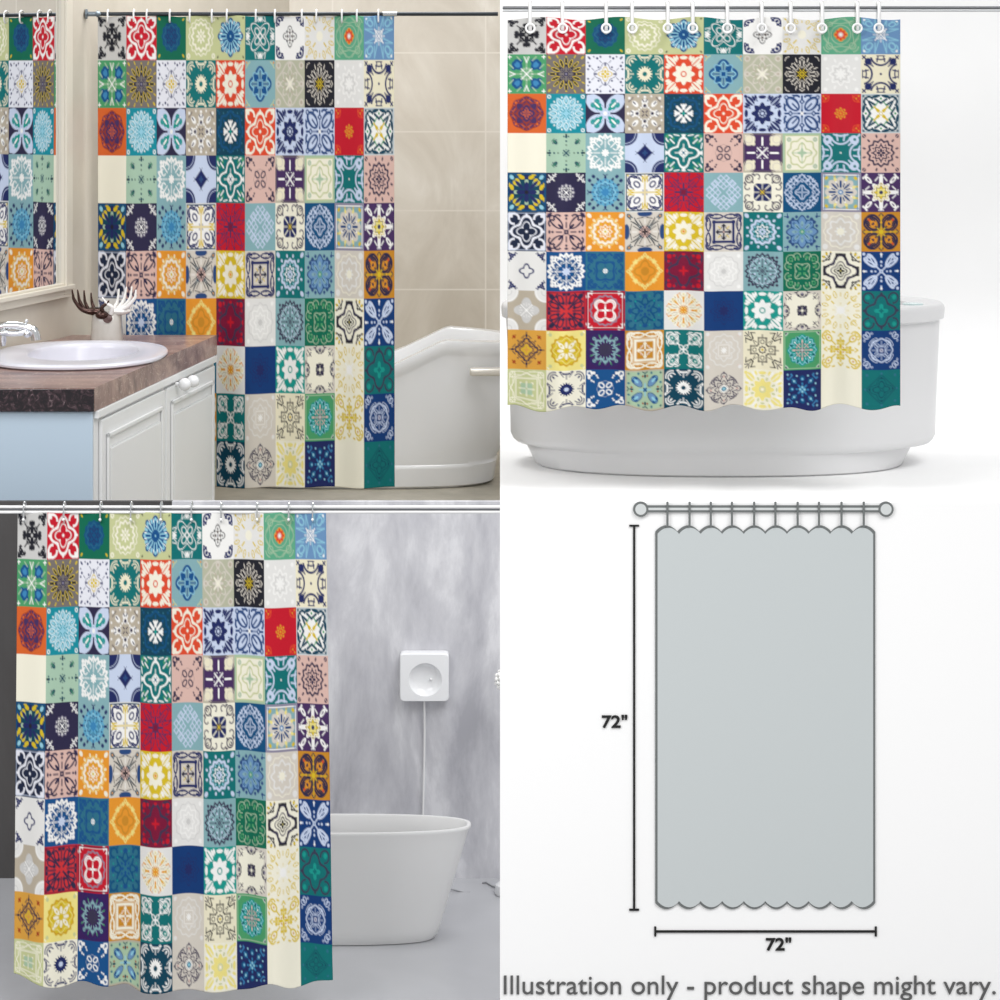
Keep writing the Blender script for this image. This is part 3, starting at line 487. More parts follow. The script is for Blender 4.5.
# lower left rod and hooks
rodz = Z_(509.5, BLY); s = BLY/F
rod = thing('curtain_rod', 'white double rail curtain rod across the grey bathroom wall', 'curtain rod', (-1.0, BLY, rodz-.03))
x0, x1 = -2.3, .45
for z, r_, m_ in ((2.6, 1.5, SATIN), (-2.5, 1.6, SATIN), (0, .9, mat('rod_groove', '5A5C60', .5))):
    bm = new(); tube(bm, [(x0, BLY, rodz+z*s), (x1, BLY, rodz+z*s)], r_*s); obj('rod_rail' if m_ is SATIN else 'rod_core', bm, m_, rod)
clean(rod)
bm = new(); tube(bm, stadium(0, 0, .019, 10*s), .95*s, 8, True)
hook = obj('curtain_hook', bm, CHROME); hook.location = (0, BLY, Z_(512, BLY))
ball_bm = new(); ball(ball_bm, (0, -.022, -6.5*s), 1.5*s); obj('roller_ball', ball_bm, SATIN, hook)
tag(hook, '%s thin silver hook from the left on the white rail in the grey bathroom', 'curtain hook', 'silver hooks of the long curtain')
row_of(hook, [24.5, 64.5, 101, 131.5, 161.5, 192, 221.5, 257.5, 289, 313], BLY, 0, '')
# upper left rod and hooks
rodz = Z_(14, TLY); s = TLY/F
rod = thing('curtain_rod', 'dark steel curtain rod with round wall flange in the beige bathroom', 'curtain rod', (0, TLY, rodz-.03))
STEEL = mat('black_steel', '3C4044', .28, .8)
bm = new(); tube(bm, [(X_(100, TLY), TLY, rodz), (-.01, TLY, rodz)], 2*s, 14); obj('rod_tube', bm, STEEL, rod)
bm = new(); xf = wallx(TLY)+.004
tube(bm, [(xf, TLY, rodz), (xf+.008, TLY, rodz), (xf+.012, TLY, rodz), (X_(96, TLY), TLY, rodz), (X_(97, TLY), TLY, rodz), (X_(100, TLY), TLY, rodz)], [5*s, 5*s, 2.4*s, 2.4*s, 3.6*s, 2.3*s], 24); tube(bm, [(xf+.02, TLY, rodz), (X_(101, TLY), TLY, rodz)], 2.1*s, 16)
obj('wall_flange', bm, mat('flange_steel', '7C8790', .3, .7), rod)
bm = new(); tube(bm, [(X_(383, TLY), TLY, rodz), (X_(397, TLY), TLY, rodz)], 2.7*s, 14); obj('rod_joint', bm, CHROME, rod)
clean(rod)
bm = new(); tube(bm, stadium(0, 0, .018, 6.2*s), .95*s, 8, True)
hook = obj('curtain_ring', bm, SATIN); hook.location = (0, TLY, Z_(16, TLY))
tag(hook, '%s small white ring from the left on the steel rod in the beige bathroom', 'curtain ring', 'white rings in the beige bathroom')
row_of(hook, [108, 134, 147, 170, 190, 212, 227, 256, 275, 302, 316.5, 342, 357, 378.5], TLY, 0, '')

# ------------------------------------------------------------------ bathtubs
# lower left
def tub_bl():
    xr, xl = X_(471, 9.41), X_(188, 9.41); cx = (xl+xr)/2; hx = (xr-xl)/2; cy, hy, zt = 9.41, .128, .427
    t = thing('bathtub', 'freestanding white tub with sloping sides on the grey floor, partly behind the long curtain', 'bathtub', (cx, cy, 0))
    bm = new(); e = 2.6; L = []
    L.append((cx, cy-.004, hx*.70, hy*.70, e, .001)); L.append((cx, cy-.004, hx*.735, hy*.76, e, .003)); L.append((cx, cy-.003, hx*.765, hy*.82, e, .02))
    L.append((cx, cy-.002, hx*.785, hy*.85, e, .05))
    for k in range(1, 9): q = k/8; L.append((cx, cy, hx*(.785+.2*q), hy*(.85+.14*q), e, .05+(zt-.05-.018)*q))
    L += [(cx, cy, hx*.998, hy*1.0, e, zt-.010), (cx, cy, hx*1.0, hy*1.0, e, zt-.004), (cx, cy, hx*.996, hy*.985, e, zt),
          (cx, cy, hx*.975, hy*.90, e, zt), (cx, cy, hx*.968, hy*.875, e, zt-.004)]
    for k in range(1, 7): q = k/6; L.append((cx, cy, hx*(.965-.2*q), hy*(.87-.2*q), e, zt-.01-(zt-.1)*q))
    L += [(cx, cy, hx*.6, hy*.45, e, .065)]
    loft(bm, L); obj('tub_shell', bm, ACRYL, t)
    bm = new(); tube(bm, [(cx-.1, cy, .066), (cx-.1, cy, .072)], .02, 20); obj('drain', bm, CHROME, t); clean(t)
tub_bl()
# upper right
def tub_tr():
    Y = 12.3; xl, xr = .006, X_(943, Y); cx, hx = (xl+xr)/2, (xr-xl)/2; hy = .5; zt = Z_(299, Y+.1)
    t = thing('bathtub', 'oval white tub with broad flat rim and narrower plinth on the white studio floor', 'bathtub', (cx, Y, ZR))
    px = Y/F; zl = zt-.078; e = 2.35; bm = new(); zb = Z_(437, Y)
    bx = (X_(903, Y)-X_(533, Y))/2; bcx = (X_(903, Y)+X_(533, Y))/2
    L = [(bcx, Y, bx*.975, .475, e, ZR+.001), (bcx, Y, bx*.99, .488, e, ZR+.01), (bcx, Y, bx*1.03, .495, e, zb-.04), (bcx, Y, bx*1.03, .495, e, zb-.02)]
    obx = hx-5*px
    L += [(cx, Y, obx*.955, .50, e, zb-.008), (cx, Y, obx*.968, .508, e, zb+.004), (cx, Y, obx*.98, .514, e, zb+.03)]
    for k in range(1, 7): q = k/6; L.append((cx, Y, obx*(.978+.022*q), .514+.004*q, e, zb+.03+(zl-.012-zb-.03)*q))
    L += [(cx, Y, obx*1.0, .518, e, zl-.004), (cx, Y, hx*.985, .53, e, zl), (cx, Y, hx*.997, .54, e, zl+.006), (cx, Y, hx, .54, e, zl+.05), (cx, Y, hx*.995, .54, e, zt-.012),
          (cx, Y, hx*.985, .53, e, zt-.002), (cx, Y, hx*.975, .52, e, zt)]
    L += [(cx, Y, hx*.86, .42, e, zt), (cx, Y, hx*.845, .405, e, zt-.01)]
    for k in range(1, 7): q = k/6; L.append((cx, Y, hx*(.84-.15*q), .4-.1*q, e, zt-.02-(zt-ZR-.2)*q))
    L.append((cx, Y, hx*.6, .22, e, ZR+.16))
    loft(bm, L, 128); obj('tub_shell', bm, mat('white_acrylic', 'DFDFE0', .35), t)
    bm = new(); tube(bm, [(X_(906, Y), Y-.2, zt), (X_(906, Y), Y-.2, zt+.006)], .05, 24); obj('drain_cap', bm, mat('pale_glass', 'CFE3E3', .2), t); clean(t)
tub_tr()
# upper left
def tub_tl():
    cy, hy = 14.44, .44; xl, xr = -1.62, X_(523, cy); cx, hx = (xl+xr)/2, (xr-xl)/2
    def rim(off):
        pts = [(-1.7, -.32), (X_(385, cy), -.115), (X_(400, cy), -.085), (X_(443, cy), .035), (X_(449, cy), .042), (X_(500, cy), .022), (.3, .0)]
        f = interp(pts); return lambda x: 1.722+off+f(x)
    t = thing('bathtub', 'white tub with raised angular rim and chrome handle beside the curtain in the beige bathroom', 'bathtub', (cx, cy, ZL))
    bm = new(); e = 3.2; L = []
    bx = (X_(499, cy)-xl)/2; bcx = (X_(499, cy)+xl)/2
    L += [(bcx, cy, bx*.94, hy*.93, e, ZL+.001), (bcx, cy, bx*.965, hy*.965, e, ZL+.015), (bcx, cy, bx*.985, hy*.985, e, ZL+.11), (bcx, cy, bx*.99, hy*.985, e, ZL+.125)]
    L += [(bcx, cy, bx*.985, hy*.97, e, ZL+.135)]
    for k in range(0, 9):
        q = k/8; zf = (lambda q: (lambda x: (ZL+.15)*(1-q)+q*rim(-.09)(x)))(q)
        w_ = math.sin(min(1, q*1.7)*PI/2)
        L.append((bcx+(cx-bcx)*w_, cy, bx*.985+(hx*.985-bx*.985)*w_, hy*(.975+.02*q), e, zf))
    L += [(cx, cy, hx*.99, hy*1.0, e, rim(-.075)), (cx, cy, hx*1.0, hy*1.015, e, rim(-.06)), (cx, cy, hx*1.0, hy*1.02, e, rim(-.012)), (cx, cy, hx*.995, hy*1.01, e, rim(0)),
          (cx, cy, hx*.90, hy*.80, e, rim(0)), (cx, cy, hx*.89, hy*.78, e, rim(-.012))]
    for k in range(1, 7): q = k/6; L.append((cx, cy, hx*(.885-.25*q), hy*(.77-.3*q), e, (lambda q: (lambda x: rim(-.02)(x)*(1-q)+(ZL+.2)*q))(q)))
    loft(bm, L, 160); obj('tub_shell', bm, WHITE, t)
    bm = new(); y = cy-hy-.06
    a = P(466, 376, y); b = P(474, 368, y)
    box(bm, a.x+.02, .1, y-.02, y+.085, Z_(376, y), Z_(368.5, y), .012, 3)
    obj('grab_handle', bm, mat('pearl_handle', 'E6E1D8', .2, .3), t, smooth=True); clean(t)
tub_tl()

# ------------------------------------------------------------------ soap dish, cord, flower stand of the grey bathroom
wy = 10.1; q = wy/F
ctr = P(424.5, 676, 10.07)
lampo = thing('wall_light', 'square white panel with round hollow mounted on the grey plaster wall, cord hanging below', 'wall light', (ctr.x, 10.1, Z_(700, 10.07)))
def dished(cx, cz, w_, h_, y0, y1, dx, dz, dr, dep):
    """rounded square plate with a round hollow in its front"""
    bm = new(); N = 64; rings = []
    def sq(t, k, e): c, s_ = math.cos(t), math.sin(t); return (math.copysign(abs(c)**(2/e), c)*w_*k, math.copysign(abs(s_)**(2/e), s_)*h_*k)
    spec = [('s', 1, y1), ('s', 1, y0+.012), ('s', .985, y0+.003), ('s', .96, y0)]
    for kind, k, y in spec: rings.append([bm.verts.new((cx+sq(2*PI*i/N, k, 14)[0], y, cz+sq(2*PI*i/N, k, 14)[1])) for i in range(N)])
    for k, d in ((1, 0), (.975, .002), (.85, .45), (.6, .8), (.3, .96), (.05, 1)):
        rings.append([bm.verts.new((cx+dx+dr*k*math.cos(2*PI*i/N), y0+dep*d, cz+dz+dr*k*math.sin(2*PI*i/N))) for i in range(N)])
    for A, B_ in zip(rings, rings[1:]):
        for i in range(N): bm.faces.new((A[i], A[(i+1) % N], B_[(i+1) % N], B_[i]))
    bm.faces.new(rings[0]); bm.faces.new(rings[-1]); return bm
obj('light_plate', dished(ctr.x, ctr.z, 24.6*q, 24*q, 10.04, 10.098, 1*q, -2*q, 17*q, .028), WHITE, lampo)
bm = new(); ball(bm, (X_(431, wy), 10.062, Z_(677, wy)), .006); obj('push_knob', bm, SATIN, lampo)
bm = new(); tube(bm, smooth_path([P(424.3, 699, 10.07), P(424.6, 730, 10.085), P(424.2, 760, 10.085), P(423.5, 790, 10.085), P(423, 812, 10.085), P(421.6, 830, 10.085), P(420, 850, 10.085)]), .0042, 8)
obj('power_cord', bm, SATIN, lampo); clean(lampo)
fs = P(507, 0, 9.95)
fl = thing('flower_vase', 'white flower ball on a thin stem in a round white base beside the grey wall', 'vase', (fs.x, 9.9, 0))
bm = new(); r0 = 13*9.9/F
loft(bm, [(fs.x, 9.9, .045, .045, 2, .001), (fs.x, 9.9, .05, .05, 2, .01), (fs.x, 9.9, .046, .046, 2, .04), (fs.x, 9.9, .02, .02, 2, .06), (fs.x, 9.9, .012, .012, 2, .075)], 32)
obj('vase_base', bm, WHITE, fl)
bm = new(); tube(bm, [(fs.x, 9.9, .07), (fs.x-.02, 9.9, .4), (fs.x-.006, 9.9, Z_(700, 9.9))], .004, 8); obj('stem', bm, mat('pale_stem', 'D9D6CC', .6), fl)
bm = new(); c = Vector((fs.x, 9.9, Z_(680, 9.9)))
for k in range(60):
    t = math.acos(1-2*(k+.5)/60); ph = k*2.4; d = Vector((math.sin(t)*math.cos(ph), math.sin(t)*math.sin(ph), math.cos(t)))
    ball(bm, c+d*r0*.85, .0085, seg=8)
ball(bm, c, r0*.6, seg=12); obj('blossom', bm, mat('white_petals', 'F7F7F5', .7), fl); clean(fl)
bm = new(); tube(bm, smooth_path([P(448, 887, 9.93), P(456, 888.5, 9.93), P(463, 890.5, 9.93), P(470, 890.5, 9.93)]), .003, 6)
for v in bm.verts: v.co.z = v.co.z-(Z_(889, 9.93))+.004
tag(obj('floor_cord', bm, mat('grey_cord', '8B8C90', .5)), 'short grey cord lying on the floor against the side of the tub', 'cord')
bm = new(); pts = [(482.5, 884), (486, 883.5), (492, 887), (499, 889), (506, 889)]
pp = []
for a_, b_ in pts: Yf = CZ/((b_-HZ)/F); pp.append(Vector((X_(a_, Yf), Yf, .004)))
tube(bm, smooth_path(pp), .003, 6)
tag(obj('floor_cord', bm, bpy.data.materials['grey_cord']), 'short grey cord lying on the floor next to the flower vase', 'cord')

# ------------------------------------------------------------------ diagram on the white wall
GREY = mat('diagram_outline_grey', '6E7272', .6); PANEL = mat('diagram_panel_grey', 'C6CCCD', .6); INK = mat('black_ink', '0A0A0A', .6)
LIGHTG = mat('diagram_light_grey', 'D2D6D6', .6)
y = BY; g = BY/F
def flat(pts, y0, y1):
    bm = new(); vprism(bm, [(X_(a, y), Z_(b, y)) for a, b in pts], y0, y1); return bm
def scallop(x0, x1, yt, yb, n, dt, off=0):
    top, bot = [], []
    w_ = (x1-x0)/n
    for k in range(n):
        for j in range(12):
            t = j/12; top.append((x0+w_*(k+t), yt-off+dt*(1-math.sin(PI*t)**.8)))
    top.append((x1, yt-off+dt))
    for k in range(n):
        for j in range(12):
            t = j/12; bot.append((x1-w_*(k+t), yb+off-dt*(1-math.sin(PI*t)**.8)))
    bot.append((x0, yb+off-dt)); return top+bot
t = thing('diagram_curtain', 'flat pale grey curtain cutout with dark grey scalloped outline on the white wall', 'curtain diagram', P(765, 910, BY))
outer = scallop(655.2, 875, 525.2, 908.6, 10, 6.2)
obj('curtain_outline', flat(outer, BY-.006, BY-.001), GREY, t, smooth=False)
inner = [(657.4+(a-655.2)*(872.8-657.4)/(875-655.2), b+(2.1 if b < 700 else -2.1)) for a, b in outer]
obj('curtain_panel', flat(inner, BY-.008, BY-.0062), PANEL, t, smooth=False); clean(t)
t = thing('diagram_rod', 'flat grey rod drawing with round end knobs above the pale curtain cutout', 'rod diagram', P(763, 512, BY))
obj('rod_outline', flat([(645, 505.1), (885, 505.1), (885, 511.9), (645, 511.9)], BY-.008, BY-.001), GREY, t, smooth=False)
obj('rod_fill', flat([(645, 507.3), (885, 507.3), (885, 509.7), (645, 509.7)], BY-.0088, BY-.0082), LIGHTG, t, smooth=False)
for cx in (640.6, 885.6):
    circ = lambda r_: [(cx+r_*math.cos(2*PI*k/40), 508.8+r_*math.sin(2*PI*k/40)) for k in range(40)]
    k1 = obj('end_knob', flat(circ(7.6), BY-.0098, BY-.001), GREY, t, smooth=False)
    k2 = obj('knob_fill', flat(circ(5.5), BY-.0106, BY-.0100), LIGHTG, k1, smooth=False); k2.location = -Vector(k1.location)-Vector(t.location)
    k2.location = (0, 0, 0)
clean(t)
first = None
for hk, px in enumerate((667.2, 689.3, 710.5, 731.6, 753.8, 775, 797.2, 818.5, 841, 863.2)):
    if first is None:
        bm = flat([(666.1, 501), (668.3, 501), (668.3, 526.3), (666.1, 526.3)], BY-.0132, BY-.011)
        first = obj('diagram_hook', bm, GREY, None, False, P(667.2, 526, BY)); o = first
        tag(o, 'first grey hook line from the left between drawn rod and curtain cutout', 'hook diagram', 'hook lines of the diagram')
    else:
        o = first.copy(); S.collection.objects.link(o)
    o.location = P(px, 526, BY); o['label'] = ORD[hk]+' grey hook line from the left between drawn rod and curtain cutout'
def dim(pts3, label, base):
    t = thing('dimension_line', label, 'dimension line', base)
    for nm, p in pts3: obj(nm, flat(p, BY-.005, BY-.001), INK, t, smooth=False)
    clean(t)
rect = lambda a, b, c, d: [(a, b), (c, b), (c, d), (a, d)]
dim([('line', rect(633, 526.5, 635.2, 908.3)), ('end_bar', rect(629.2, 524.6, 639, 526.4)), ('end_bar', rect(629.2, 908.4, 639, 910.4))], 'upright black dimension line left of the grey curtain cutout', P(634, 910, BY))
dim([('line', rect(656.3, 930, 874.6, 932.2)), ('end_bar', rect(654.2, 926.2, 656.2, 936)), ('end_bar', rect(874.7, 926.2, 876.7, 936))], 'horizontal black dimension line below the grey curtain cutout', P(765, 936, BY))
def words(me, base, m, name, label, cat):
    """one child per printed word, cut at the wide gaps"""
    bm = new(); bm.from_mesh(me); seen = set(); isl = []
    for f in bm.faces:
        if f.index in seen: continue
        st, cur = [f], []; seen.add(f.index)
        while st:
            q = st.pop(); cur.append(q.index)
            for e in q.edges:
                for h in e.link_faces:
                    if h.index not in seen: seen.add(h.index); st.append(h)
        xs = [v.co.x for i in cur for v in bm_faces(bm)[i].verts]; isl.append((min(xs), max(xs), cur))
    isl.sort(key=lambda q: q[0]); groups = [[isl[0]]]; end = isl[0][1]
    for q in isl[1:]:
        if q[0]-end > 4.2*g: groups.append([])
        groups[-1].append(q); end = max(end, q[1])
    t = thing(name, label, cat, base)
    for gr in groups:
        keep = {i for q in gr for i in q[2]}; b2 = bm.copy(); b2.faces.ensure_lookup_table()
        bmesh.ops.delete(b2, geom=[f for f in b2.faces if f.index not in keep], context='FACES')
        o = obj('word', b2, m, t, smooth=False); o.location = (0, 0, 0)
    bm.free(); clean(t); return t
def bm_faces(bm): bm.faces.ensure_lookup_table(); return bm.faces
def text(body, x0, x1, ytop, ybase, m, name, label, cat, bold=0, ref='I'):
    c = bpy.data.curves.new(name, 'FONT'); c.body = body; c.extrude = .04; c.offset = bold; c.resolution_u = 6
    o = bpy.data.objects.new(name, c); S.collection.objects.link(o)
    bpy.context.view_layer.update()
    me = bpy.data.meshes.new_from_object(o.evaluated_get(bpy.context.evaluated_depsgraph_get())); S.collection.objects.unlink(o); bpy.data.objects.remove(o)
    co = np.empty(len(me.vertices)*3); me.vertices.foreach_get('co', co); co = co.reshape(-1, 3)
    c2 = bpy.data.curves.new('r', 'FONT'); c2.body = ref; c2.offset = bold; o2 = bpy.data.objects.new('r', c2); S.collection.objects.link(o2); bpy.context.view_layer.update()
    h = max(v[1] for v in o2.bound_box); bpy.data.objects.remove(o2)
    sx = (x1-x0)*g/(co[:, 0].max()-co[:, 0].min()); sz = (ybase-ytop)*g/h
    base = P(x0, ybase, BY)
    new_ = np.stack([(co[:, 0]-co[:, 0].min())*sx, BY-.001-(co[:, 2]-co[:, 2].min())/(.08)*.004-BY, co[:, 1]*sz], -1)
    me.vertices.foreach_set('co', new_.astype(np.float32).ravel()); me.update()
    me.materials.clear(); me.materials.append(m)
    if ' ' in body: return words(me, base, m, name, label, cat)
    o = bpy.data.objects.new(name, me); S.collection.objects.link(o); o.location = base
    return tag(o, label, cat)
text('72"', 601.8, 627.3, 715.2, 727.2, INK, 'dimension_number', 'black bold 72" left of the upright dimension line', 'lettering', .022, '7')
text('72"', 765.8, 791.2, 937.8, 949.8, INK, 'dimension_number', 'black bold 72" under the horizontal dimension line', 'lettering', .022, '7')
text('Illustration only - product shape might vary.', 503.8, 995.5, 975.3, 993.8, mat('caption_grey', '5A5A5A', .6), 'caption', 'long grey caption line along the foot of the white wall', 'lettering', .0, 'I')

# ------------------------------------------------------------------ vanity, basin, mirror of the beige bathroom
def marble():
    m = noise_mat('brown_marble', [(.25, '4E3841'), (.42, '775A56'), (.55, '967870'), (.7, 'B3968A'), (.85, 'CDB8AB')], (.35, 1.3, 1.2), 2.4, 9, .3, 1.8, .65, bump=.0)
    nt = m.node_tree; b = nt.nodes['Principled BSDF']
    tc = nt.nodes.new('ShaderNodeTexCoord'); w_ = nt.nodes.new('ShaderNodeTexNoise'); w_.inputs['Scale'].default_value = 7; w_.inputs['Detail'].default_value = 8; w_.inputs['Distortion'].default_value = 2.5
    nt.links.new(tc.outputs['Object'], w_.inputs['Vector'])
    a = nt.nodes.new('ShaderNodeMath'); a.operation = 'SUBTRACT'; a.inputs[1].default_value = .5; nt.links.new(w_.outputs['Fac'], a.inputs[0])
    ab = nt.nodes.new('ShaderNodeMath'); ab.operation = 'ABSOLUTE'; nt.links.new(a.outputs[0], ab.inputs[0])
    lt = nt.nodes.new('ShaderNodeMapRange'); lt.inputs['From Min'].default_value = 0; lt.inputs['From Max'].default_value = .012; lt.inputs['To Min'].default_value = .75; lt.inputs['To Max'].default_value = 0
    nt.links.new(ab.outputs[0], lt.inputs['Value'])
    mx = nt.nodes.new('ShaderNodeMix'); mx.data_type = 'RGBA'; nt.links.new(lt.outputs['Result'], mx.inputs['Factor'])
    nt.links.new(b.inputs['Base Color'].links[0].from_socket, mx.inputs['A']); mx.inputs['B'].default_value = (*lin('D3C0B2'), 1)
    nt.links.new(mx.outputs['Result'], b.inputs['Base Color']); return m
MARB = marble()
DMARB = noise_mat('dark_marble_edge', [(.34, '0E0A14'), (.5, '21161C'), (.6, '46333A'), (.68, '8E7D80'), (.78, 'E0D8D8')], (1, 1, 1), 30, 10, .2, 1.5, .7, bump=0)
CAB = mat('white_cabinet_paint', 'E3E4E4', .35); ENDP = mat('pale_blue_end_panel', 'B9CBDB', .5)
Yn, Yf = 10.5, 12.686; zc = 1.931; XA, XB = X_(94.5, Yn), X_(217, Yf)
th = .098
def fx(y_): return XA+(y_-Yn)*(XB-XA)/(Yf-Yn)
t = thing('vanity_cabinet', 'white vanity cabinet with panelled doors and pale blue end panel under the marble counter', 'cabinet', ((XA+wallx(11.5))/2, 11.5, ZL))
inset = .012
bm = new(); prism(bm, [(wallx(Yn+.03)+.006, Yn+.03), (fx(Yn+.03)-inset, Yn+.03), (fx(Yf-.02)-inset, Yf-.02), (wallx(Yf-.02)+.006, Yf-.02)], ZL+.001, zc-th-.24); obj('cabinet_body', bm, CAB, t, smooth=False)
bm = new(); box(bm, wallx(Yn)+.006, fx(Yn)-inset+.002, Yn+.012, Yn+.029, ZL+.002, zc-th-.001, .003); obj('end_panel', bm, ENDP, t, smooth=False)['label'] = 'pale blue end panel'
D = Vector((XB-XA, Yf-Yn, 0)).normalized(); Nn = Vector((D.y, -D.x, 0)); ang = math.atan2(D.y, D.x)
def side(bm, y0, y1, z0, z1, o0, o1, bev=.004):
    """slab on the cabinet's long side between depths y0..y1, sticking out o0..o1"""
    p0 = Vector((fx(y0)-inset, y0, 0)); p1 = Vector((fx(y1)-inset, y1, 0))
    prism(bm, [tuple((p0+Nn*o0)[:2]), tuple((p0+Nn*o1)[:2]), tuple((p1+Nn*o1)[:2]), tuple((p1+Nn*o0)[:2])], z0, z1, bev)
bm = new(); side(bm, Yn+.03, Yf-.02, zc-th-.24, zc-th-.001, -.03, 0, 0); obj('top_rail', bm, CAB, t, smooth=False)
bm = new(); side(bm, Yn+.03, Yf-.03, zc-th-.035, zc-th-.002, .001, .02, .003); obj('cornice', bm, CAB, t, smooth=False)
ztop = zc-th-.05
def door(y0, y1, knobs):
    bm = new(); side(bm, y0, y1, ZL+.06, ztop, .001, .016)
    d = obj('door', bm, CAB, t, smooth=False)
    for nm, a0, a1, z0, z1, h in (('rail', y0+.02, y1-.02, ztop-.085, ztop-.03, .022),):
        pass
    bm = new(); side(bm, y0+.1, y1-.1, ZL+.17, ztop-.13, .017, .026, .008); pn = obj('raised_panel', bm, CAB, d, smooth=False); pn.location = (0, 0, 0)
    bm = new()
    for (a0, a1, z0, z1) in ((y0+.06, y1-.06, ztop-.085, ztop-.065), (y0+.06, y1-.06, ZL+.11, ZL+.13), (y0+.06, y0+.085, ZL+.11, ztop-.065), (y1-.085, y1-.06, ZL+.11, ztop-.065)):
        side(bm, a0, a1, z0, z1, .017, .028, .004)
    mo = obj('moulding', bm, CAB, d, smooth=False); mo.location = (0, 0, 0)
    for ky, kz in knobs:
        bm = new(); p = Vector((fx(ky)-inset, ky, kz)); tube(bm, [p+Nn*.016, p+Nn*.05], .01, 10); ball(bm, p+Nn*.06, .03, seg=20)
        k = obj('knob', bm, WHITE, d); k.location = (0, 0, 0)
ym = 11.66
door(Yn+.1, ym-.02, [])
door(ym+.02, Yf-.06, [(11.84, Z_(384, 11.84)), (12.0, Z_(381, 12.0))])
clean(t)
# counter top with a basin cut-out
bc = (X_(88, 11.72), 11.72); bhx, bhy = .30, .52
cut = new()
ctop = thing('countertop', 'brown veined marble counter with dark polished end on the white vanity', 'countertop', (-2.0, 11.5, zc-th))
bm = new(); outline = [(wallx(Yn)+.004, Yn), (XA, Yn), (XB, Yf), (wallx(Yf)+.004, Yf)]
N = 48; ell = [(bc[0]+bhx*math.cos(2*PI*k/N), bc[1]+bhy*math.sin(2*PI*k/N)) for k in range(N)]
def ringfill(bm, outer, inner, z):
    # split outer edges into N points by ray casting from the centre
    pts = []
    for k in range(N):
        dx, dy = math.cos(2*PI*k/N)*bhx, math.sin(2*PI*k/N)*bhy; best = None
        for i in range(4):
            x1, y1 = outer[i]; x2, y2 = outer[(i+1) % 4]; ex, ey = x2-x1, y2-y1; den = dx*ey-dy*ex
            if abs(den) < 1e-9: continue
            tt = ((x1-bc[0])*ey-(y1-bc[1])*ex)/den; uu = ((x1-bc[0])*dy-(y1-bc[1])*dx)/den
            if tt > 0 and -1e-6 <= uu <= 1+1e-6 and (best is None or tt < best): best = tt
        pts.append((bc[0]+dx*best, bc[1]+dy*best))
    for c_ in outer:      # snap the nearest ray end to each corner
        k = min(range(N), key=lambda k: (pts[k][0]-c_[0])**2+(pts[k][1]-c_[1])**2); pts[k] = c_
    return [bm.verts.new((*p, z)) for p in pts], [bm.verts.new((*p, z)) for p in inner]
zt_ = zc
o1, i1 = ringfill(bm, outline, ell, zt_); o0, i0 = ringfill(bm, outline, ell, zc-th)
for k in range(N):
    j = (k+1) % N
    bm.faces.new((o1[k], o1[j], i1[j], i1[k])); bm.faces.new((o0[k], i0[k], i0[j], o0[j]))
    bm.faces.new((o1[k], o0[k], o0[j], o1[j])); bm.faces.new((i1[k], i1[j], i0[j], i0[k]))
obj('marble_slab', bm, MARB, ctop, smooth=False)
bm = new(); box(bm, wallx(Yn)+.006, XA-.001, Yn-.012, Yn-.001, zc-th, zc-.004, .002); obj('end_face', bm, DMARB, ctop, smooth=False)['label'] = 'dark polished marble end face'
clean(ctop)
# basin
bs = thing('basin', 'white oval drop-in basin with wide deck set in the marble counter', 'basin', (bc[0], bc[1], zc-.3))
bm = new(); bx = bc[0]-.02; zr = zc+.002
def bl(k, z, sx=1, sy=1, dx=0): return (bx+dx, bc[1], bhx*k*sx, bhy*k*sy, 2.15, z)
L = []
ox, oy, ow, oh = -1.965, 11.66, .405, .56
L = [(bx, bc[1], .15, .2, 2, zr-.25), (bx, bc[1], .25, .37, 2, zr-.2), (bx, bc[1], .275, .42, 2.1, zr-.004), (ox, oy, ow*.985, oh*.985, 2.3, zr), (ox, oy, ow, oh, 2.3, zr+.006), (ox, oy, ow, oh, 2.3, zr+.014), (ox, oy, ow*.985, oh*.985, 2.3, zr+.021), (ox, oy, ow*.95, oh*.95, 2.3, zr+.023),
     (bx, bc[1], .262, .385, 2.1, zr+.020), (bx, bc[1], .252, .372, 2.1, zr+.014), (bx, bc[1], .245, .36, 2.1, zr-.005), (bx, bc[1], .235, .345, 2, zr-.1), (bx, bc[1], .2, .3, 2, zr-.18), (bx, bc[1], .12, .17, 2, zr-.22), (bx, bc[1], .04, .05, 2, zr-.225)]
loft(bm, L, 96); obj('basin_bowl', bm, mat('basin_ceramic', 'D2D1DA', .22), bs)
bm = new(); tube(bm, [(bx, bc[1], zr-.2245), (bx, bc[1], zr-.218)], .028, 20); obj('drain', bm, CHROME, bs); clean(bs)
# tap: low bridge tap with a hooked spout
ft = thing('tap', 'chrome bridge tap with curved spout over the left side of the basin', 'tap', P(2, 345, 11.75))
Yt = 11.75
def pp(a, b, dy=0): return P(a, b, Yt+dy)
bm = new(); tube(bm, smooth_path([pp(-12, 329), pp(0, 326.5), pp(14, 325.5), pp(26, 327.5), pp(33, 331), pp(35.5, 336), pp(36, 340)]), [.020]*30+[.024]*19, 16)
obj('spout', bm, CHROME, ft)
bm = new(); tube(bm, smooth_path([pp(-6, 331, -.01), pp(8, 333.5, -.01), pp(20, 333, -.01), pp(27, 331.5, -.01)]), .014, 12); ball(bm, pp(27, 334, -.01), .018); tube(bm, [pp(26, 322, 0), pp(26.5, 327)], .006, 8); ball(bm, pp(26.5, 321), .009)
obj('bridge', bm, CHROME, ft)
bm = new(); tube(bm, [pp(2, 326), pp(2.4, 340), pp(3, 346)], [.016, .02, .012], 14); tube(bm, [pp(-5, 334, -.02), pp(8, 332, -.02)], .011, 10)
obj('handle', bm, CHROME, ft)
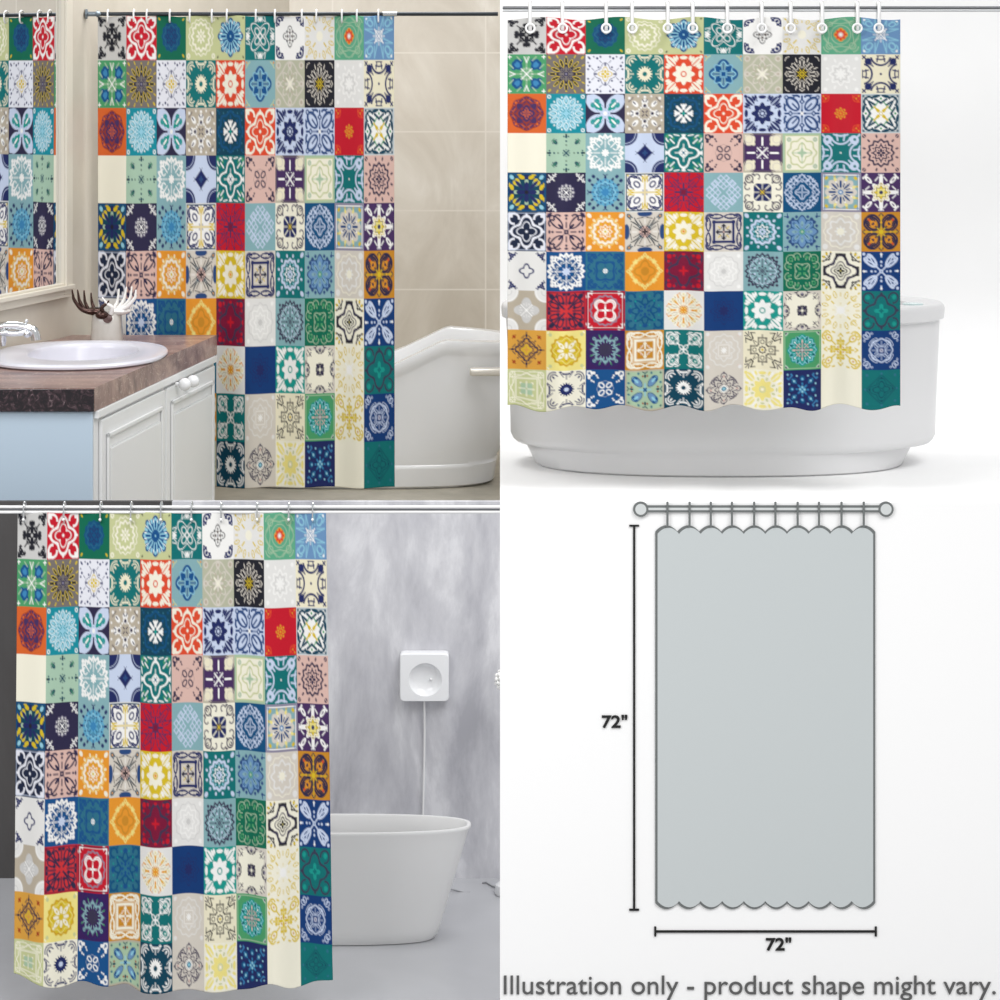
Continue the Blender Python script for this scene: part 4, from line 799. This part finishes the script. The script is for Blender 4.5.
bm = new(); p = pp(-12, 329); pw = Vector((wallx(Yt)+.006, Yt, p.z)); tube(bm, [p, pw], .018, 12); tube(bm, [pw, pw+Vector((.015, 0, 0))], .04, 20); obj('wall_mount', bm, CHROME, ft)
clean(ft)
# pair of hands
HY = 12.42; zc2 = zc
hs = thing('hand_sculpture', 'stand with two open cupped hands, one dark bronze, one white, on the marble counter', 'sculpture', P(107, 340, HY))
hs.location.z = zc
def hp(a, b, dy=0): return P(a, b, HY+dy)
PED = noise_mat('glazed_stone', [(.3, 'B9B4AC'), (.6, 'D2CEC8'), (.8, 'E2DFDA')], (1, 1, .4), 6, 4, .2, coat=.3, bump=0)
c = hp(107, 0); r_ = 15.2*HY/F; zb = zc+.002; zp = Z_(311, HY)
bm = new(); loft(bm, [(c.x, HY, r_*1.03, r_*1.0, 3, zb), (c.x, HY, r_*1.05, r_*1.0, 3, zb+.01), (c.x, HY, r_*.98, r_*.95, 3, zb+(zp-zb)*.5), (c.x, HY, r_*.95, r_*.9, 2.6, zp-.02), (c.x, HY, r_*.8, r_*.75, 2.4, zp+.004), (c.x, HY, r_*.3, r_*.3, 2, zp+.012)], 48)
obj('pedestal', bm, PED, hs)
bm = new(); tube(bm, [hp(107.5, 318, -r_*.97), hp(107.5, 318, -r_*.80)], 4.6*HY/F, 24); ball(bm, hp(109, 318, -r_*.9), 3.4*HY/F, 1, .5, 1); obj('rosette', bm, mat('rose_stone', '5E4644', .3), hs)
BRONZE = mat('dark_bronze', '4A3530', .22, .75); PORC = mat('white_porcelain', 'F1EFEC', .12, coat=.4)
def hand(sgn, m, cx):
    bm = new(); k = HY/F
    # palm: cupped wedge from the wrist in the pedestal out to the knuckles
    wrist = hp(cx+sgn*-1, 316); kn = []
    tips = [(-34, 289), (-28.5, 289), (-22, 289.5), (-15, 292)] if sgn < 0 else [(28, 289), (24, 285.5), (18.5, 286), (11, 288)]
    mids = [(-31.5, 300), (-26, 301.5), (-20.5, 303), (-13.5, 304)] if sgn < 0 else [(26.5, 298), (21.5, 299), (15.5, 300), (9, 302)]
    knk = [(-24, 309), (-20, 310.5), (-15.5, 311.5), (-10, 312)] if sgn < 0 else [(19.5, 306), (15, 307), (10.5, 307.5), (6, 308)]
    for i in range(4):
        dy = (-.045+.03*i)
        p0 = hp(cx+sgn*2, 315, dy*.4); p1 = hp(cx+knk[i][0], knk[i][1], dy); p2 = hp(cx+mids[i][0], mids[i][1], dy*1.15); p3 = hp(cx+tips[i][0], tips[i][1], dy*1.2)
        pm = (p2+p3)/2+Vector((sgn*.3*k, 0, 0))
        path = smooth_path([p0, (p0+p1)/2, p1, p2, pm, p3], 5); n_ = len(path)
        tube(bm, path, [k*(3.6-2.9*(j/(n_-1))**.8) if j < n_-1 else k*.35 for j in range(n_)], 12)
    # thumb leaving the side of the palm
    th_ = smooth_path([hp(cx+sgn*3, 313, -.06), hp(cx+sgn*4, 307, -.075), hp(cx+sgn*-1, 303, -.08), hp(cx+sgn*-6 if sgn > 0 else cx+3, 300 if sgn < 0 else 297, -.08)], 5)
    tube(bm, th_, [k*(2.6-1.9*j/(len(th_)-1)) for j in range(len(th_))], 12)
    ball(bm, hp(cx+sgn*12, 310.5, -.01), 6.5*k, 1.7, 1.5, .62); ball(bm, hp(cx+sgn*4, 314.5, -.06 if sgn < 0 else 0), 5.2*k, 1.3, 1.3, .85)
    return bm
obj('left_hand', hand(-1, 0, 106), BRONZE, hs)['label'] = 'dark bronze hand'
obj('right_hand', hand(1, 0, 108), PORC, hs)['label'] = 'white porcelain hand'
clean(hs)
# mirror on the splayed left wall
mr = thing('mirror', 'large framed mirror on the left wall reflecting the patterned curtain', 'mirror', (wallx(11.9), 11.9, 2.2))
wd = Vector((math.sin(AL), math.cos(AL), 0)); wn = Vector((math.cos(AL), -math.sin(AL), 0))
def wp(px, off=0):
    """point on the left wall seen at photo column px"""
    # X = (px-500)/F*Y and X = WX+(Y-WYq)*tan
    Yw = (WX-WYq*math.tan(AL))/((px-500)/F-math.tan(AL)); return Vector((wallx(Yw), Yw, 0))
def wslab(p0, p1, z0, z1, o0, o1, bev=0):
    bm = new(); a, b = p0+wn*o0, p0+wn*o1; c_, d_ = p1+wn*o1, p1+wn*o0
    prism(bm, [tuple(a[:2]), tuple(b[:2]), tuple(c_[:2]), tuple(d_[:2])], z0, z1, bev); return bm
FRAME = mat('cream_frame', 'D8D1C2', .4)
pg1 = wp(59); pg0 = wp(59)-wd*2.2; zbot = Z_(283, pg1.y); ztop_ = 3.9
MIR = mat('mirror_glass', 'F2F4F6', .0, 1)
for n_ in [q for q in MIR.node_tree.nodes if q.type == 'BUMP']: MIR.node_tree.nodes.remove(n_)
obj('mirror_glass', wslab(pg0, pg1, zbot, ztop_, .006, .012), MIR, mr, smooth=False)
e1 = wp(67.5)
obj('frame_side', wslab(pg1, e1, zbot-.06, ztop_, .001, .03, .004), FRAME, mr, smooth=False)
obj('frame_bead', wslab(pg1, pg1+wd*.02, zbot-.02, ztop_, .03, .042, .003), FRAME, mr, smooth=False)
obj('frame_bottom', wslab(pg0, e1, zbot-.075, zbot, .001, .026, .004), FRAME, mr, smooth=False)
obj('frame_ledge', wslab(pg0, e1, zbot-.035, zbot-.012, .026, .045, .004), FRAME, mr, smooth=False)
clean(mr)
